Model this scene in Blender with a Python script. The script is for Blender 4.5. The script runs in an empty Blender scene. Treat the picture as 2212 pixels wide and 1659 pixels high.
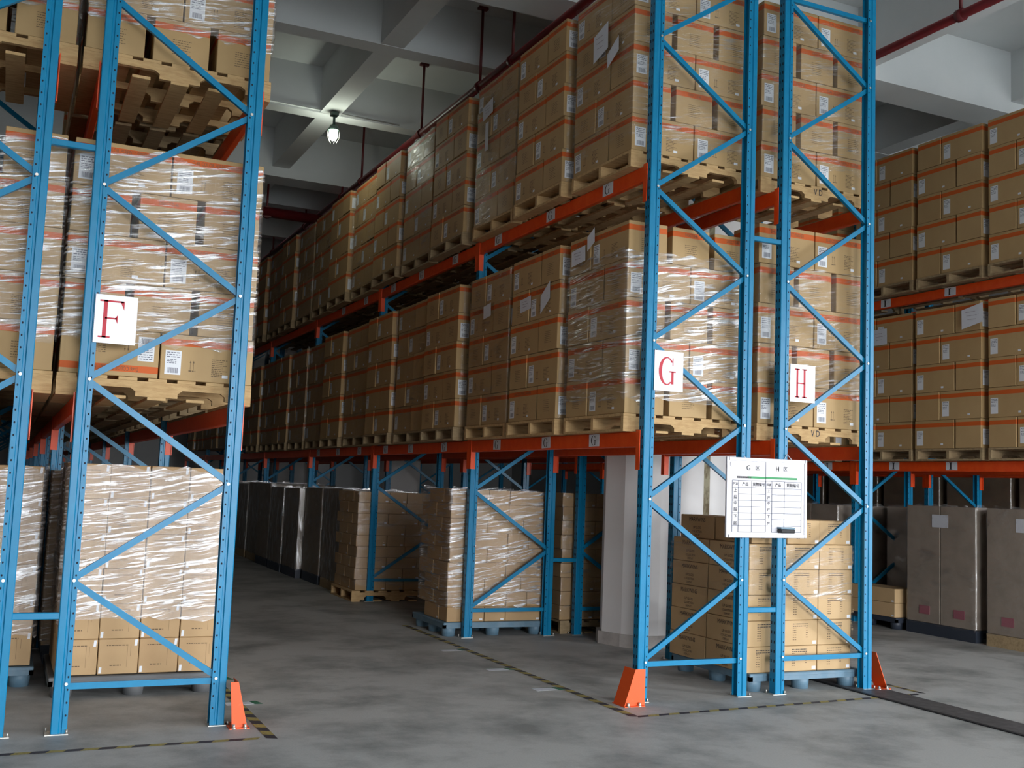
import bpy, math, random
from mathutils import Vector, Matrix
R = math.radians
random.seed(7)
sc = bpy.context.scene
COL = sc.collection

# ---------------------------------------------------------------- camera, light, exposure
def make_camera():
    yaw, pitch, roll, f = R(25.0245), R(5.4534), R(2.2297), 2314.18
    fw = Vector((math.sin(yaw)*math.cos(pitch), math.cos(yaw)*math.cos(pitch), math.sin(pitch)))
    rt = Vector((math.cos(yaw), -math.sin(yaw), 0)); up = rt.cross(fw)
    r2 = rt*math.cos(roll)+up*math.sin(roll); u2 = -rt*math.sin(roll)+up*math.cos(roll)
    cd = bpy.data.cameras.new('camera'); cam = bpy.data.objects.new('camera', cd); COL.objects.link(cam)
    m = Matrix((r2, u2, -fw)).transposed().to_4x4(); m.translation = Vector((0, 0, 1.5707))
    cam.matrix_world = m
    cd.sensor_fit = 'HORIZONTAL'; cd.sensor_width = 36; cd.lens = 36*f/2212
    cd.clip_start = .05; cd.clip_end = 120
    sc.camera = cam
make_camera()

SKY = 27.0
w = bpy.data.worlds.new('sky'); sc.world = w; w.use_nodes = True
nt = w.node_tree; nt.nodes.clear()
wo = nt.nodes.new('ShaderNodeOutputWorld'); bg = nt.nodes.new('ShaderNodeBackground')
tc = nt.nodes.new('ShaderNodeTexCoord'); sx = nt.nodes.new('ShaderNodeSeparateXYZ'); rp = nt.nodes.new('ShaderNodeValToRGB')
mr = nt.nodes.new('ShaderNodeMapRange'); mr.inputs[1].default_value = -1; nt.links.new(sx.outputs['Z'], mr.inputs[0])
nt.links.new(tc.outputs['Generated'], sx.inputs[0]); nt.links.new(mr.outputs[0], rp.inputs[0])
e_ = rp.color_ramp.elements.new(.488); e_.color = (.42, .41, .38, 1)      # ground outside, below the horizon
rp.color_ramp.elements[0].position = 0.0; rp.color_ramp.elements[0].color = (.40, .39, .36, 1)
e_ = rp.color_ramp.elements.new(.502); e_.color = (.97, .98, 1, 1)
# rp.color_ramp.elements[0].color = (.97, .98, 1, 1)
rp.color_ramp.elements[-1].position = .8; rp.color_ramp.elements[-1].color = (.78, .88, 1, 1)
nt.links.new(rp.outputs[0], bg.inputs[0]); bg.inputs[1].default_value = SKY
nt.links.new(bg.outputs[0], wo.inputs[0])

# openings the daylight comes through: (wall, lo, hi, z0, z1)
OPEN_BACK = [(-1.0, .8, 4.4, 5.6), (.6, 5.6, 0.0, 4.2), (7.6, 10.4, 0.0, 4.2)]
OPEN_RIGHT = [(-6.6, -1.6, 0.0, 5.0)]
YB, XR, XL, YF, ZC = -7.5, 16.0, -7.0, 34.0, 7.25
def portal(name, loc, rot, sx_, sy_):
    l = bpy.data.lights.new(name, 'AREA'); l.shape = 'RECTANGLE'; l.size = sx_; l.size_y = sy_
    l.cycles.is_portal = True
    o = bpy.data.objects.new(name, l); o.location = loc; o.rotation_euler = rot; COL.objects.link(o)
for i, (a, b, c, d) in enumerate(OPEN_BACK):
    portal('daylight_back', ((a+b)/2, YB-.05, (c+d)/2), (R(90), 0, 0), b-a, d-c)
for (a, b, c, d) in OPEN_RIGHT:
    portal('daylight_right', (XR+.05, (a+b)/2, (c+d)/2), (R(90), 0, R(90)), b-a, d-c)

sc.view_settings.view_transform = 'Standard'; sc.view_settings.look = 'None'
sc.view_settings.gamma = 1; sc.view_settings.use_curve_mapping = False
sc.view_settings.exposure = -0.1
cy = sc.cycles
cy.max_bounces = 7; cy.diffuse_bounces = 3; cy.glossy_bounces = 3; cy.transparent_max_bounces = 12; cy.transmission_bounces = 2
cy.caustics_reflective = False; cy.caustics_refractive = False
cy.sample_clamp_indirect = 6.0; cy.sample_clamp_direct = 0
cy.use_denoising = True
cy.use_adaptive_sampling = True; cy.adaptive_threshold = .03

# ---------------------------------------------------------------- materials
MATS = {}
def mat(name):
    m = bpy.data.materials.new(name); m.use_nodes = True; n = m.node_tree; n.nodes.clear()
    o = n.nodes.new('ShaderNodeOutputMaterial'); MATS[name] = m
    return m, n, o
def N(n, t, **k):
    x = n.nodes.new(t)
    for a, b in k.items(): setattr(x, a, b)
    return x
def simple(name, col, rough=.5, metal=0, spec=.5, noise=None, bump=0, bscale=200, emis=None, coat=0, stretch=(1, 1, 1)):
    """noise = (scale, other colour, low, high)"""
    m, n, o = mat(name); L = n.links.new
    p = N(n, 'ShaderNodeBsdfPrincipled'); L(p.outputs[0], o.inputs[0])
    p.inputs['Base Color'].default_value = (*col, 1); p.inputs['Roughness'].default_value = rough
    p.inputs['Metallic'].default_value = metal; p.inputs['Specular IOR Level'].default_value = spec
    p.inputs['Coat Weight'].default_value = coat; p.inputs['Coat Roughness'].default_value = .15
    if emis: p.inputs['Emission Color'].default_value = (*emis[:3], 1); p.inputs['Emission Strength'].default_value = emis[3]
    if noise or bump:
        t = N(n, 'ShaderNodeTexCoord'); mp = N(n, 'ShaderNodeMapping'); mp.inputs['Scale'].default_value = stretch
        L(t.outputs['Object'], mp.inputs[0])
    if noise:
        z = N(n, 'ShaderNodeTexNoise'); z.inputs['Scale'].default_value = noise[0]; z.inputs['Detail'].default_value = 6; z.inputs['Roughness'].default_value = .6
        L(mp.outputs[0], z.inputs[0]); r = N(n, 'ShaderNodeValToRGB'); L(z.outputs[0], r.inputs[0])
        r.color_ramp.elements[0].position = noise[2]; r.color_ramp.elements[1].position = noise[3]
        r.color_ramp.elements[0].color = (*col, 1); r.color_ramp.elements[1].color = (*noise[1], 1)
        L(r.outputs[0], p.inputs['Base Color'])
    if bump:
        z = N(n, 'ShaderNodeTexNoise'); z.inputs['Scale'].default_value = bscale; z.inputs['Detail'].default_value = 3
        L(mp.outputs[0], z.inputs[0]); b = N(n, 'ShaderNodeBump'); b.inputs['Strength'].default_value = bump; b.inputs['Distance'].default_value = .01
        L(z.outputs[0], b.inputs['Height']); L(b.outputs[0], p.inputs['Normal'])
    return m
BLUE = simple('blue_paint', (.001, .195, .385), .34, spec=.35, noise=(9, (.003, .225, .43), .45, .75))
BLUED = simple('hole_dark', (.002, .008, .02), .8)
ORANGE = simple('orange_paint', (.84, .072, .006), .42, noise=(14, (.90, .10, .012), .4, .7))
GUARD = simple('guard_orange', (.86, .10, .012), .45, noise=(30, (.75, .16, .05), .6, .8))
ZINC = simple('zinc', (.62, .60, .55), .35, .7)
CEIL = simple('ceiling_paint', (.66, .69, .69), .85, noise=(2.2, (.70, .72, .72), .3, .7))
WALL = simple('wall_paint', (.60, .60, .60), .8, noise=(1.1, (.66, .66, .66), .3, .7), bump=.1, bscale=60)
WALLD = simple('wall_paint_grey', (.52, .53, .53), .8, noise=(1.1, (.58, .58, .58), .3, .7))
COLUMN = simple('column_paint', (.84, .81, .80), .75, noise=(1.5, (.88, .86, .85), .3, .7))
CSKIRT = simple('column_skirting', (.56, .52, .49), .7, noise=(6, (.36, .33, .31), .4, .7))
FOAM = simple('joint_filler', (.42, .38, .26), .9, noise=(9, (.16, .12, .07), .45, .6), bump=.6, bscale=30, stretch=(1, 1, .5))
PIPE = simple('red_pipe', (.13, .007, .010), .4, noise=(8, (.09, .008, .01), .4, .7))
DARKSTEEL = simple('dark_steel', (.10, .095, .10), .5, .3, noise=(12, (.17, .165, .165), .4, .7))
BLACK = simple('black_rubber', (.012, .012, .014), .6)
PAPER = simple('paper', (.72, .74, .80), .7, noise=(35, (.50, .52, .58), .62, .72))
CLEANP = simple('sign_white', (.86, .86, .93), .28)
RED = simple('sign_red', (.55, .012, .035), .5)
INK = simple('ink', (.03, .025, .03), .6)
INKSOFT = simple('carton_ink', (.16, .105, .06), .8)
INKGREY = simple('label_ink', (.20, .21, .26), .8)
STICKER = simple('sticker', (.80, .82, .86), .55)
WOOD = simple('pallet_wood', (.60, .40, .19), .75, noise=(7, (.42, .25, .10), .42, .75), bump=.25, bscale=40, stretch=(1, 5, 5))
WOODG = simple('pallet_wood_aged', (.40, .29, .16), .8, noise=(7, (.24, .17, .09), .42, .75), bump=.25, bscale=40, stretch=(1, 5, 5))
PLASTIC = simple('blue_plastic', (.12, .22, .30), .5, noise=(10, (.17, .26, .33), .4, .7))
GPLASTIC = simple('grey_plastic', (.13, .135, .14), .6)
DPLASTIC = simple('dark_plastic', (.03, .038, .055), .5)
GREEN = simple('green_stripe', (.03, .30, .10), .5)
GREENT = simple('green_tape', (.05, .20, .11), .6)
WBOARD = simple('board_white', (.84, .83, .89), .22)
ALU = simple('board_frame', (.70, .70, .76), .35, .2)
YTAPE = simple('yellow_tape', (.42, .34, .10), .7, noise=(60, (.20, .17, .09), .5, .7))
KTAPE = simple('black_tape', (.045, .04, .05), .7, noise=(60, (.12, .11, .11), .55, .75))
PINKISH = simple('faded_marker', (.40, .36, .42), .7)
PINK = simple('pink_print', (.34, .10, .13), .7)
LAMPG = simple('lamp_glass', (.9, 1, .9), .4, emis=(.93, 1, .86, 22))
LAMPB = simple('lamp_body', (.05, .09, .075), .5)
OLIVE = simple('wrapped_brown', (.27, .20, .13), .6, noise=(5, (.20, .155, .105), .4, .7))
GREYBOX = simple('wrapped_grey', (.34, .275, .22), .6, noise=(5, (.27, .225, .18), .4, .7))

def carton_mat(name, col, col2, band):
    m, n, o = mat(name); L = n.links.new
    p = N(n, 'ShaderNodeBsdfPrincipled'); L(p.outputs[0], o.inputs[0]); p.inputs['Roughness'].default_value = .62
    p.inputs['Specular IOR Level'].default_value = .35
    t = N(n, 'ShaderNodeTexCoord'); z = N(n, 'ShaderNodeTexNoise'); z.inputs['Scale'].default_value = 5; z.inputs['Detail'].default_value = 5
    L(t.outputs['Object'], z.inputs[0])
    oi = N(n, 'ShaderNodeObjectInfo')
    ad = N(n, 'ShaderNodeMath', operation='ADD'); L(z.outputs[0], ad.inputs[0])
    ms = N(n, 'ShaderNodeMath', operation='MULTIPLY'); ms.inputs[1].default_value = .35; L(oi.outputs['Random'], ms.inputs[0]); L(ms.outputs[0], ad.inputs[1])
    r = N(n, 'ShaderNodeValToRGB'); r.color_ramp.elements[0].position = .35; r.color_ramp.elements[1].position = 1.0
    r.color_ramp.elements[0].color = (*col, 1); r.color_ramp.elements[1].color = (*col2, 1); L(ad.outputs[0], r.inputs[0])
    src = r.outputs[0]
    if band:
        s = N(n, 'ShaderNodeSeparateXYZ'); L(t.outputs['Object'], s.inputs[0])
        a = N(n, 'ShaderNodeMath', operation='GREATER_THAN'); a.inputs[1].default_value = band[0]; L(s.outputs['Z'], a.inputs[0])
        b = N(n, 'ShaderNodeMath', operation='LESS_THAN'); b.inputs[1].default_value = band[1]; L(s.outputs['Z'], b.inputs[0])
        c = N(n, 'ShaderNodeMath', operation='MULTIPLY'); L(a.outputs[0], c.inputs[0]); L(b.outputs[0], c.inputs[1])
        mx = N(n, 'ShaderNodeMix', data_type='RGBA'); L(c.outputs[0], mx.inputs[0]); L(src, mx.inputs[6]); mx.inputs[7].default_value = (*band[2], 1)
        src = mx.outputs[2]
    L(src, p.inputs['Base Color'])
    return m
CH = .297
KRAFT = carton_mat('banded_kraft', (.45, .295, .135), (.51, .345, .165), (.225, .268, (.62, .115, .018)))
PLAIN = carton_mat('plain_kraft', (.47, .30, .15), (.54, .36, .185), None)
TAN = carton_mat('tan_kraft', (.52, .35, .175), (.60, .41, .22), None)
TAPE = simple('packing_tape', (.52, .38, .24), .2, coat=.6)

def film_mat(name, base, streak, rough, haze=.0, scale=(1, 1, 14), bs=3.0, dist=.02, thr=.5):
    """clear stretch film: see-through, thin gloss that follows its pulled wrinkles"""
    m, n, o = mat(name); L = n.links.new
    tr = N(n, 'ShaderNodeBsdfTransparent'); tr.inputs[0].default_value = (.97, .97, .97, 1)
    gl = N(n, 'ShaderNodeBsdfGlossy'); gl.inputs['Roughness'].default_value = rough; gl.inputs[0].default_value = (1, 1, 1, 1)
    t = N(n, 'ShaderNodeTexCoord'); oi = N(n, 'ShaderNodeObjectInfo')
    ofs = N(n, 'ShaderNodeVectorMath', operation='ADD'); L(t.outputs['Object'], ofs.inputs[0])
    sc_ = N(n, 'ShaderNodeVectorMath', operation='SCALE'); sc_.inputs[0].default_value = (37, 19, 23); L(oi.outputs['Random'], sc_.inputs['Scale']); L(sc_.outputs[0], ofs.inputs[1])
    wp = N(n, 'ShaderNodeTexNoise'); wp.inputs['Scale'].default_value = 1.6; wp.inputs['Detail'].default_value = 2; L(ofs.outputs[0], wp.inputs[0])
    mp0 = N(n, 'ShaderNodeMapping'); mp0.inputs['Rotation'].default_value = (0, R(9), R(0)); L(ofs.outputs[0], mp0.inputs[0])
    sub = N(n, 'ShaderNodeVectorMath', operation='MULTIPLY_ADD'); L(wp.outputs[1], sub.inputs[0]); sub.inputs[1].default_value = (0, 0, .10); L(mp0.outputs[0], sub.inputs[2])
    mp = N(n, 'ShaderNodeMapping'); mp.inputs['Scale'].default_value = scale; L(sub.outputs[0], mp.inputs[0])
    z = N(n, 'ShaderNodeTexNoise'); z.inputs['Scale'].default_value = bs; z.inputs['Detail'].default_value = 7; z.inputs['Roughness'].default_value = .62; L(mp.outputs[0], z.inputs[0])
    mpb = N(n, 'ShaderNodeMapping'); mpb.inputs['Scale'].default_value = (scale[0]*1.5, scale[1]*1.5, scale[2]*1.3); mpb.inputs['Rotation'].default_value = (0, R(-13), 0); L(sub.outputs[0], mpb.inputs[0])
    zb = N(n, 'ShaderNodeTexNoise'); zb.inputs['Scale'].default_value = bs; zb.inputs['Detail'].default_value = 6; zb.inputs['Roughness'].default_value = .6; L(mpb.outputs[0], zb.inputs[0])
    za = z; z = N(n, 'ShaderNodeMath', operation='MAXIMUM'); L(za.outputs[0], z.inputs[0]); L(zb.outputs[0], z.inputs[1])
    b = N(n, 'ShaderNodeBump'); b.inputs['Strength'].default_value = 1; b.inputs['Distance'].default_value = dist; L(z.outputs[0], b.inputs['Height']); L(b.outputs[0], gl.inputs['Normal'])
    # patches where the film lies in several layers
    pn = N(n, 'ShaderNodeTexNoise'); pn.inputs['Scale'].default_value = 2.1; pn.inputs['Detail'].default_value = 3; L(ofs.outputs[0], pn.inputs[0])
    pr = N(n, 'ShaderNodeMapRange'); pr.inputs[1].default_value = thr-.12; pr.inputs[2].default_value = thr+.16; L(pn.outputs[0], pr.inputs[0])
    zr = N(n, 'ShaderNodeMapRange'); zr.inputs[1].default_value = .54; zr.inputs[2].default_value = .67; L(z.outputs[0], zr.inputs[0])
    mu = N(n, 'ShaderNodeMath', operation='MULTIPLY'); L(zr.outputs[0], mu.inputs[0]); L(pr.outputs[0], mu.inputs[1])
    ma = N(n, 'ShaderNodeMath', operation='MULTIPLY_ADD'); L(mu.outputs[0], ma.inputs[0]); ma.inputs[1].default_value = streak; ma.inputs[2].default_value = base
    mx = N(n, 'ShaderNodeMixShader'); L(ma.outputs[0], mx.inputs[0]); L(tr.outputs[0], mx.inputs[1])
    if haze:
        di = N(n, 'ShaderNodeBsdfDiffuse'); di.inputs[0].default_value = (.8, .8, .85, 1)
        m2 = N(n, 'ShaderNodeMixShader'); m2.inputs[0].default_value = haze; L(gl.outputs[0], m2.inputs[1]); L(di.outputs[0], m2.inputs[2]); L(m2.outputs[0], mx.inputs[2])
    else: L(gl.outputs[0], mx.inputs[2])
    L(mx.outputs[0], o.inputs[0]); return m
FILM = film_mat('stretch_film', .035, .50, .13, .10, dist=.012, thr=.48)
FILMH = film_mat('stretch_film_heavy', .08, .95, .17, .16, dist=.012, thr=.24)
FILMX = film_mat('stretch_film_layers', .15, 1.0, .20, .24, dist=.010, thr=.12)
FILMV = film_mat('stretch_film_upright', .12, .8, .16, .05, scale=(7, 7, .5), dist=.012, thr=.36)
FILMD = film_mat('stretch_film_side', .05, .30, .13, .03, scale=(1, 1, 5), thr=.45)
FILMT = film_mat('stretch_film_tight', .10, .22, .22, .05, scale=(1, 1, 2.5), thr=.45)

def floor_mat():
    m, n, o = mat('concrete_floor'); L = n.links.new
    p = N(n, 'ShaderNodeBsdfPrincipled'); L(p.outputs[0], o.inputs[0]); p.inputs['Specular IOR Level'].default_value = .35
    t = N(n, 'ShaderNodeTexCoord')
    a = N(n, 'ShaderNodeTexNoise'); a.inputs['Scale'].default_value = 1.3; a.inputs['Detail'].default_value = 8; a.inputs['Roughness'].default_value = .65; L(t.outputs['Object'], a.inputs[0])
    r = N(n, 'ShaderNodeValToRGB'); L(a.outputs[0], r.inputs[0])
    r.color_ramp.elements[0].position = .34; r.color_ramp.elements[0].color = (.29, .295, .28, 1)
    r.color_ramp.elements[1].position = .56; r.color_ramp.elements[1].color = (.58, .575, .55, 1)
    s = N(n, 'ShaderNodeTexNoise'); s.inputs['Scale'].default_value = 90; s.inputs['Detail'].default_value = 3; L(t.outputs['Object'], s.inputs[0])
    mx = N(n, 'ShaderNodeMix', data_type='RGBA', blend_type='MULTIPLY'); mx.inputs[0].default_value = .25; L(r.outputs[0], mx.inputs[6]); L(s.outputs[0], mx.inputs[7]); L(mx.outputs[2], p.inputs['Base Color'])
    rr = N(n, 'ShaderNodeMapRange'); rr.inputs[3].default_value = .45; rr.inputs[4].default_value = .7; L(a.outputs[0], rr.inputs[0]); L(rr.outputs[0], p.inputs['Roughness'])
    b = N(n, 'ShaderNodeBump'); b.inputs['Strength'].default_value = .15; b.inputs['Distance'].default_value = .004; L(s.outputs[0], b.inputs['Height']); L(b.outputs[0], p.inputs['Normal'])
    return m
FLOOR = floor_mat()

# ---------------------------------------------------------------- mesh helpers
class MB:
    def __init__(s): s.v = []; s.f = []; s.m = []; s.mats = []; s.smooth = []
    def mi(s, m):
        if m not in s.mats: s.mats.append(m)
        return s.mats.index(m)
    def add(s, vs, fs, m, smooth=False):
        b = len(s.v); s.v += [tuple(v) for v in vs]; k = s.mi(m)
        for f in fs: s.f.append([b+i for i in f]); s.m.append(k); s.smooth.append(smooth)
        return s
    def box(s, x0, x1, y0, y1, z0, z1, m, c=0):
        if c == 0:
            vs = [(x, y, z) for z in (z0, z1) for y in (y0, y1) for x in (x0, x1)]
            return s.add(vs, [(0, 2, 3, 1), (4, 5, 7, 6), (0, 1, 5, 4), (1, 3, 7, 5), (3, 2, 6, 7), (2, 0, 4, 6)], m)
        # chamfered box
        vs = []; idx = {}
        for sx_ in (0, 1):
            for sy_ in (0, 1):
                for sz_ in (0, 1):
                    X, Y, Z = (x0, x1)[sx_], (y0, y1)[sy_], (z0, z1)[sz_]
                    cx, cy_, cz = c*(1-2*sx_), c*(1-2*sy_), c*(1-2*sz_)
                    for k, p in enumerate(((X, Y+cy_, Z+cz), (X+cx, Y, Z+cz), (X+cx, Y+cy_, Z))): idx[(sx_, sy_, sz_, k)] = len(vs); vs.append(p)
        fs = []
        g = lambda a, b, c_, k: idx[(a, b, c_, k)]
        for q in (0, 1):
            fs.append([g(q, 0, 0, 0), g(q, 1, 0, 0), g(q, 1, 1, 0), g(q, 0, 1, 0)][::(1 if q else -1)])
            fs.append([g(0, q, 0, 1), g(1, q, 0, 1), g(1, q, 1, 1), g(0, q, 1, 1)][::(-1 if q else 1)])
            fs.append([g(0, 0, q, 2), g(1, 0, q, 2), g(1, 1, q, 2), g(0, 1, q, 2)][::(1 if q else -1)])
        for a in (0, 1):
            for b in (0, 1):
                fs.append([g(a, b, 0, 0), g(a, b, 1, 0), g(a, b, 1, 1), g(a, b, 0, 1)][::(1 if a != b else -1)])
                fs.append([g(a, 0, b, 0), g(a, 1, b, 0), g(a, 1, b, 2), g(a, 0, b, 2)][::(-1 if a != b else 1)])
                fs.append([g(0, a, b, 1), g(1, a, b, 1), g(1, a, b, 2), g(0, a, b, 2)][::(1 if a != b else -1)])
                for c_ in (0, 1): fs.append([g(a, b, c_, 0), g(a, b, c_, 1), g(a, b, c_, 2)][::(-1 if (a+b+c_) % 2 else 1)])
        return s.add(vs, fs, m)
    def prism(s, poly, ax, lo, hi, m, smooth=False):
        """poly in the two other axes (cyclic order), extruded along ax"""
        n = len(poly); ar = sum(poly[i][0]*poly[(i+1) % n][1]-poly[(i+1) % n][0]*poly[i][1] for i in range(n))
        if ar < 0: poly = poly[::-1]
        def P(a, b, t): return {'z': (a, b, t), 'x': (t, a, b), 'y': (b, t, a)}[ax]
        vs = [P(a, b, lo) for a, b in poly]+[P(a, b, hi) for a, b in poly]
        fs = [list(range(n))[::-1], list(range(n, 2*n))]+[[i, (i+1) % n, n+(i+1) % n, n+i] for i in range(n)]
        b = len(s.v); s.add(vs, fs[:2], m); s.v = s.v[:b]; fc = s.f[-2:]; s.add(vs, fs[2:], m, smooth)
        return s
    def tube(s, p0, p1, r, m, n=8, r1=None, smooth=True):
        p0, p1 = Vector(p0), Vector(p1); d = (p1-p0).normalized(); a = d.orthogonal().normalized(); b = d.cross(a); r1 = r if r1 is None else r1
        vs = [p0+(a*math.cos(t)+b*math.sin(t))*r for t in [2*math.pi*i/n for i in range(n)]]+[p1+(a*math.cos(t)+b*math.sin(t))*r1 for t in [2*math.pi*i/n for i in range(n)]]
        s.add(vs, [[i, (i+1) % n, n+(i+1) % n, n+i] for i in range(n)], m, smooth)
        b0 = len(s.v)-2*n; k = s.mi(m)
        s.f += [[b0+i for i in range(n)][::-1], [b0+n+i for i in range(n)]]; s.m += [k, k]; s.smooth += [False, False]
        return s
    def poly(s, pts, m): return s.add(pts, [list(range(len(pts)))], m)
    def mesh(s, name):
        me = bpy.data.meshes.new(name); me.from_pydata(s.v, [], s.f)
        for m in s.mats: me.materials.append(m)
        me.polygons.foreach_set('material_index', s.m); me.polygons.foreach_set('use_smooth', s.smooth); me.update()
        return me
    def xf(s, M):
        s.v = [tuple(M @ Vector(v)) for v in s.v]; return s
def obj(name, me, parent=None, loc=(0, 0, 0), rot=(0, 0, 0), mat_=None):
    if isinstance(me, MB): me = me.mesh(name)
    o = bpy.data.objects.new(name, me); COL.objects.link(o); o.location = loc; o.rotation_euler = rot
    if parent is not None: o.parent = parent
    return o
def tag(o, label, cat, group=None, kind=None):
    if label: o['label'] = label
    if cat: o['category'] = cat
    if group: o['group'] = group
    if kind: o['kind'] = kind
    return o
def thing(name, label, cat, loc=(0, 0, 0), rot=(0, 0, 0), group=None):
    return tag(obj(name, None, None, loc, rot), label, cat, group)
def struct(name, mb):
    o = obj(name, mb); o['kind'] = 'structure'; return o
def text_mb(txt, size, m, depth=.0006, squeeze=1.0, space=1.0, bold=0.0):
    """letters lying in the local XZ plane, facing -Y, centred"""
    cu = bpy.data.curves.new('t', 'FONT'); cu.body = txt; cu.size = size; cu.align_x = 'CENTER'; cu.align_y = 'CENTER'; cu.resolution_u = 3; cu.space_character = space; cu.offset = bold
    o = bpy.data.objects.new('t', cu); COL.objects.link(o); bpy.context.view_layer.update()
    me = bpy.data.meshes.new_from_object(o.evaluated_get(bpy.context.evaluated_depsgraph_get()))
    b = MB(); vs = [(v.co.x*squeeze, -depth, v.co.y) for v in me.vertices]
    b.add(vs, [list(p.vertices) for p in me.polygons], m)
    bpy.data.objects.remove(o); bpy.data.curves.remove(cu); bpy.data.meshes.remove(me)
    return b
def merge(a, b, M=None):
    if M is not None: b.xf(M)
    k0 = len(a.v); a.v += b.v
    for f, mi, sm in zip(b.f, b.m, b.smooth): a.f.append([k0+i for i in f]); a.m.append(a.mi(b.mats[mi])); a.smooth.append(sm)
    return a
ORD = ['first', 'second', 'third', 'fourth', 'fifth', 'sixth', 'seventh', 'eighth', 'ninth', 'tenth', 'eleventh', 'twelfth', 'thirteenth', 'fourteenth', 'fifteenth', 'sixteenth', 'seventeenth', 'eighteenth', 'nineteenth', 'twentieth', 'last']

# ---------------------------------------------------------------- room shell
struct('floor', MB().box(XL, XR, YB, YF, -.2, 0, FLOOR))
struct('ground', MB().box(-40, 60, -50, YB-.3, -.25, -.02, simple('yard', (.30, .29, .27), .9)))
struct('ceiling', MB().box(XL, XR, YB, YF, ZC, ZC+.25, CEIL))
struct('wall_left', MB().box(XL-.25, XL, YB, YF, 0, ZC, WALLD))
struct('wall_far', MB().box(XL, XR, YF, YF+.25, 0, ZC, WALLD))
def wall_with(name, opens, lo, hi, fn):
    b = MB(); cur = lo
    for (a, c, z0, z1) in sorted(opens):
        fn(b, cur, a, 0, ZC)
        if z0 > 0: fn(b, a, c, 0, z0)
        fn(b, a, c, z1, ZC); cur = c
    fn(b, cur, hi, 0, ZC); struct(name, b)
wall_with('wall_back', OPEN_BACK, XL, XR, lambda b, a, c, z0, z1: b.box(a, c, YB-.25, YB, z0, z1, WALLD))
wall_with('wall_right', OPEN_RIGHT, YB, YF, lambda b, a, c, z0, z1: b.box(XR, XR+.25, a, c, z0, z1, WALLD))
for k, (a, c, z0, z1) in enumerate([o for o in OPEN_BACK if o[2] > 0]):      # four-pane window frames
    b = MB()
    for x in (a, (a+c)/2, c): b.box(x-.04, x+.04, YB-.16, YB-.1, z0, z1, ALU)
    for z in (z0+.03, (z0+z1)/2, z1-.03): b.box(a, c, YB-.16, YB-.1, z-.03, z+.03, ALU)
    struct('window_%d' % (k+1), b)
# ceiling beams
b = MB()
for x in (-3.95, -1.45, 1.05, 3.55, 6.05, 8.54, 11.04, 13.54): b.box(x, x+.28, YB, YF, 6.606, ZC+.01, CEIL)
struct('beam_long', b)
b = MB()
y = 11.55-2.66*7
while y < YF:
    if abs(y-8.89) > .3 and abs(y-16.87) > .3 and abs(y-.91) > .3 and abs(y-24.85) > .3: b.box(XL, XR, y, y+.26, 6.6, ZC, CEIL)
    y += 2.66
for y in (1.2, 9.2, 17.15, 25.1): b.box(XL, XR, y, y+.5, 6.45, ZC, CEIL)
struct('beam_cross', b)
# columns with rounded corners, either side of the expansion joint
def column(name, x0, x1, y0, y1, r, seg=9):
    def ring(e):
        p = []
        for cx, cy_, a0 in ((x1-r, y1-r, 0), (x0+r, y1-r, 90), (x0+r, y0+r, 180), (x1-r, y0+r, 270)):
            for i in range(seg): a = R(a0+i*90/(seg-1)); p.append((cx+(r+e)*math.cos(a), cy_+(r+e)*math.sin(a)))
        return p
    b = MB(); b.prism(ring(0), 'z', .1, 6.5, COLUMN, True); b.prism(ring(.022), 'z', 0, .125, CSKIRT, True)
    o = struct(name, b)
def poly_column(name, foot):
    cx = sum(p[0] for p in foot)/len(foot); cy_ = sum(p[1] for p in foot)/len(foot)
    b = MB(); b.prism(foot, 'z', .1, 6.5, COLUMN); b.prism([(x+.03*(1 if x > cx else -1), y+.025*(1 if y > cy_ else -1)) for x, y in foot], 'z', 0, .125, CSKIRT)
    struct(name, b)
poly_column('column_near', [(5.68, 9.75), (5.76, 9.50), (5.90, 9.335), (6.08, 9.31), (6.60, 9.31), (6.60, 10.0), (5.80, 10.0)])
poly_column('column_beside_joint', [(6.70, 9.36), (7.62, 9.36), (7.62, 10.1), (6.70, 10.1)])
column('column_middle', 5.67, 6.45, 17.2, 18.0, .25)
column('column_far', 5.67, 6.6, 25.2, 26.0, .25)
column('column_aisle_left', -2.2, -1.4, 17.2, 18.0, .25)
struct('trim_1', MB().box(6.61, 6.69, 9.33, 9.39, 0, 6.5, FOAM))
tag(obj('expansion_joint_cover', MB().box(6.46, 6.80, -7.0, 9.3, 0.0005, .005, DARKSTEEL).box(6.44, 6.475, -7.0, 9.3, .0005, .008, BLACK)), 'dark steel joint cover strip running across the grey floor', 'floor strip')

# ---------------------------------------------------------------- rack parts
Z0, SP, ZT = .294, .6105, 6.02
D = .92
def upright_mesh(s, ZT=ZT):
    """s=+1: outer (aisle) face towards -X"""
    pr = [(-.045, -.034), (-.040, -.038), (-.004, -.038), (.002, -.030), (.013, -.030), (.017, -.036), (.045, -.036), (.045, -.030), (.024, -.028), (.024, .028), (.045, .030), (.045, .036), (.017, .036), (.013, .030), (.002, .030), (-.004, .038), (-.040, .038), (-.045, .034)]
    b = MB(); b.prism([(x*s, y) for x, y in pr], 'z', .006, ZT, BLUE)
    for i in range(int((ZT-.17)/.075)):
        z = .11+i*.075
        for q in (-1, 1):
            b.add([(s*.032+.0055*math.cos(t*math.pi/3), q*.0368, z+.0075*math.sin(t*math.pi/3)) for t in range(6)], [list(range(6))[::(1 if q < 0 else -1)]], BLUED)
            b.add([(-s*.0455, q*.017+(.006)*u, z+.012*v) for u, v in ((-1, -1), (1, -1), (1, 1), (-1, 1))], [[0, 1, 2, 3][::(-s)]], BLUED)
    return b.mesh('upright')
UP = {1: upright_mesh(1), -1: upright_mesh(-1)}
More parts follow.
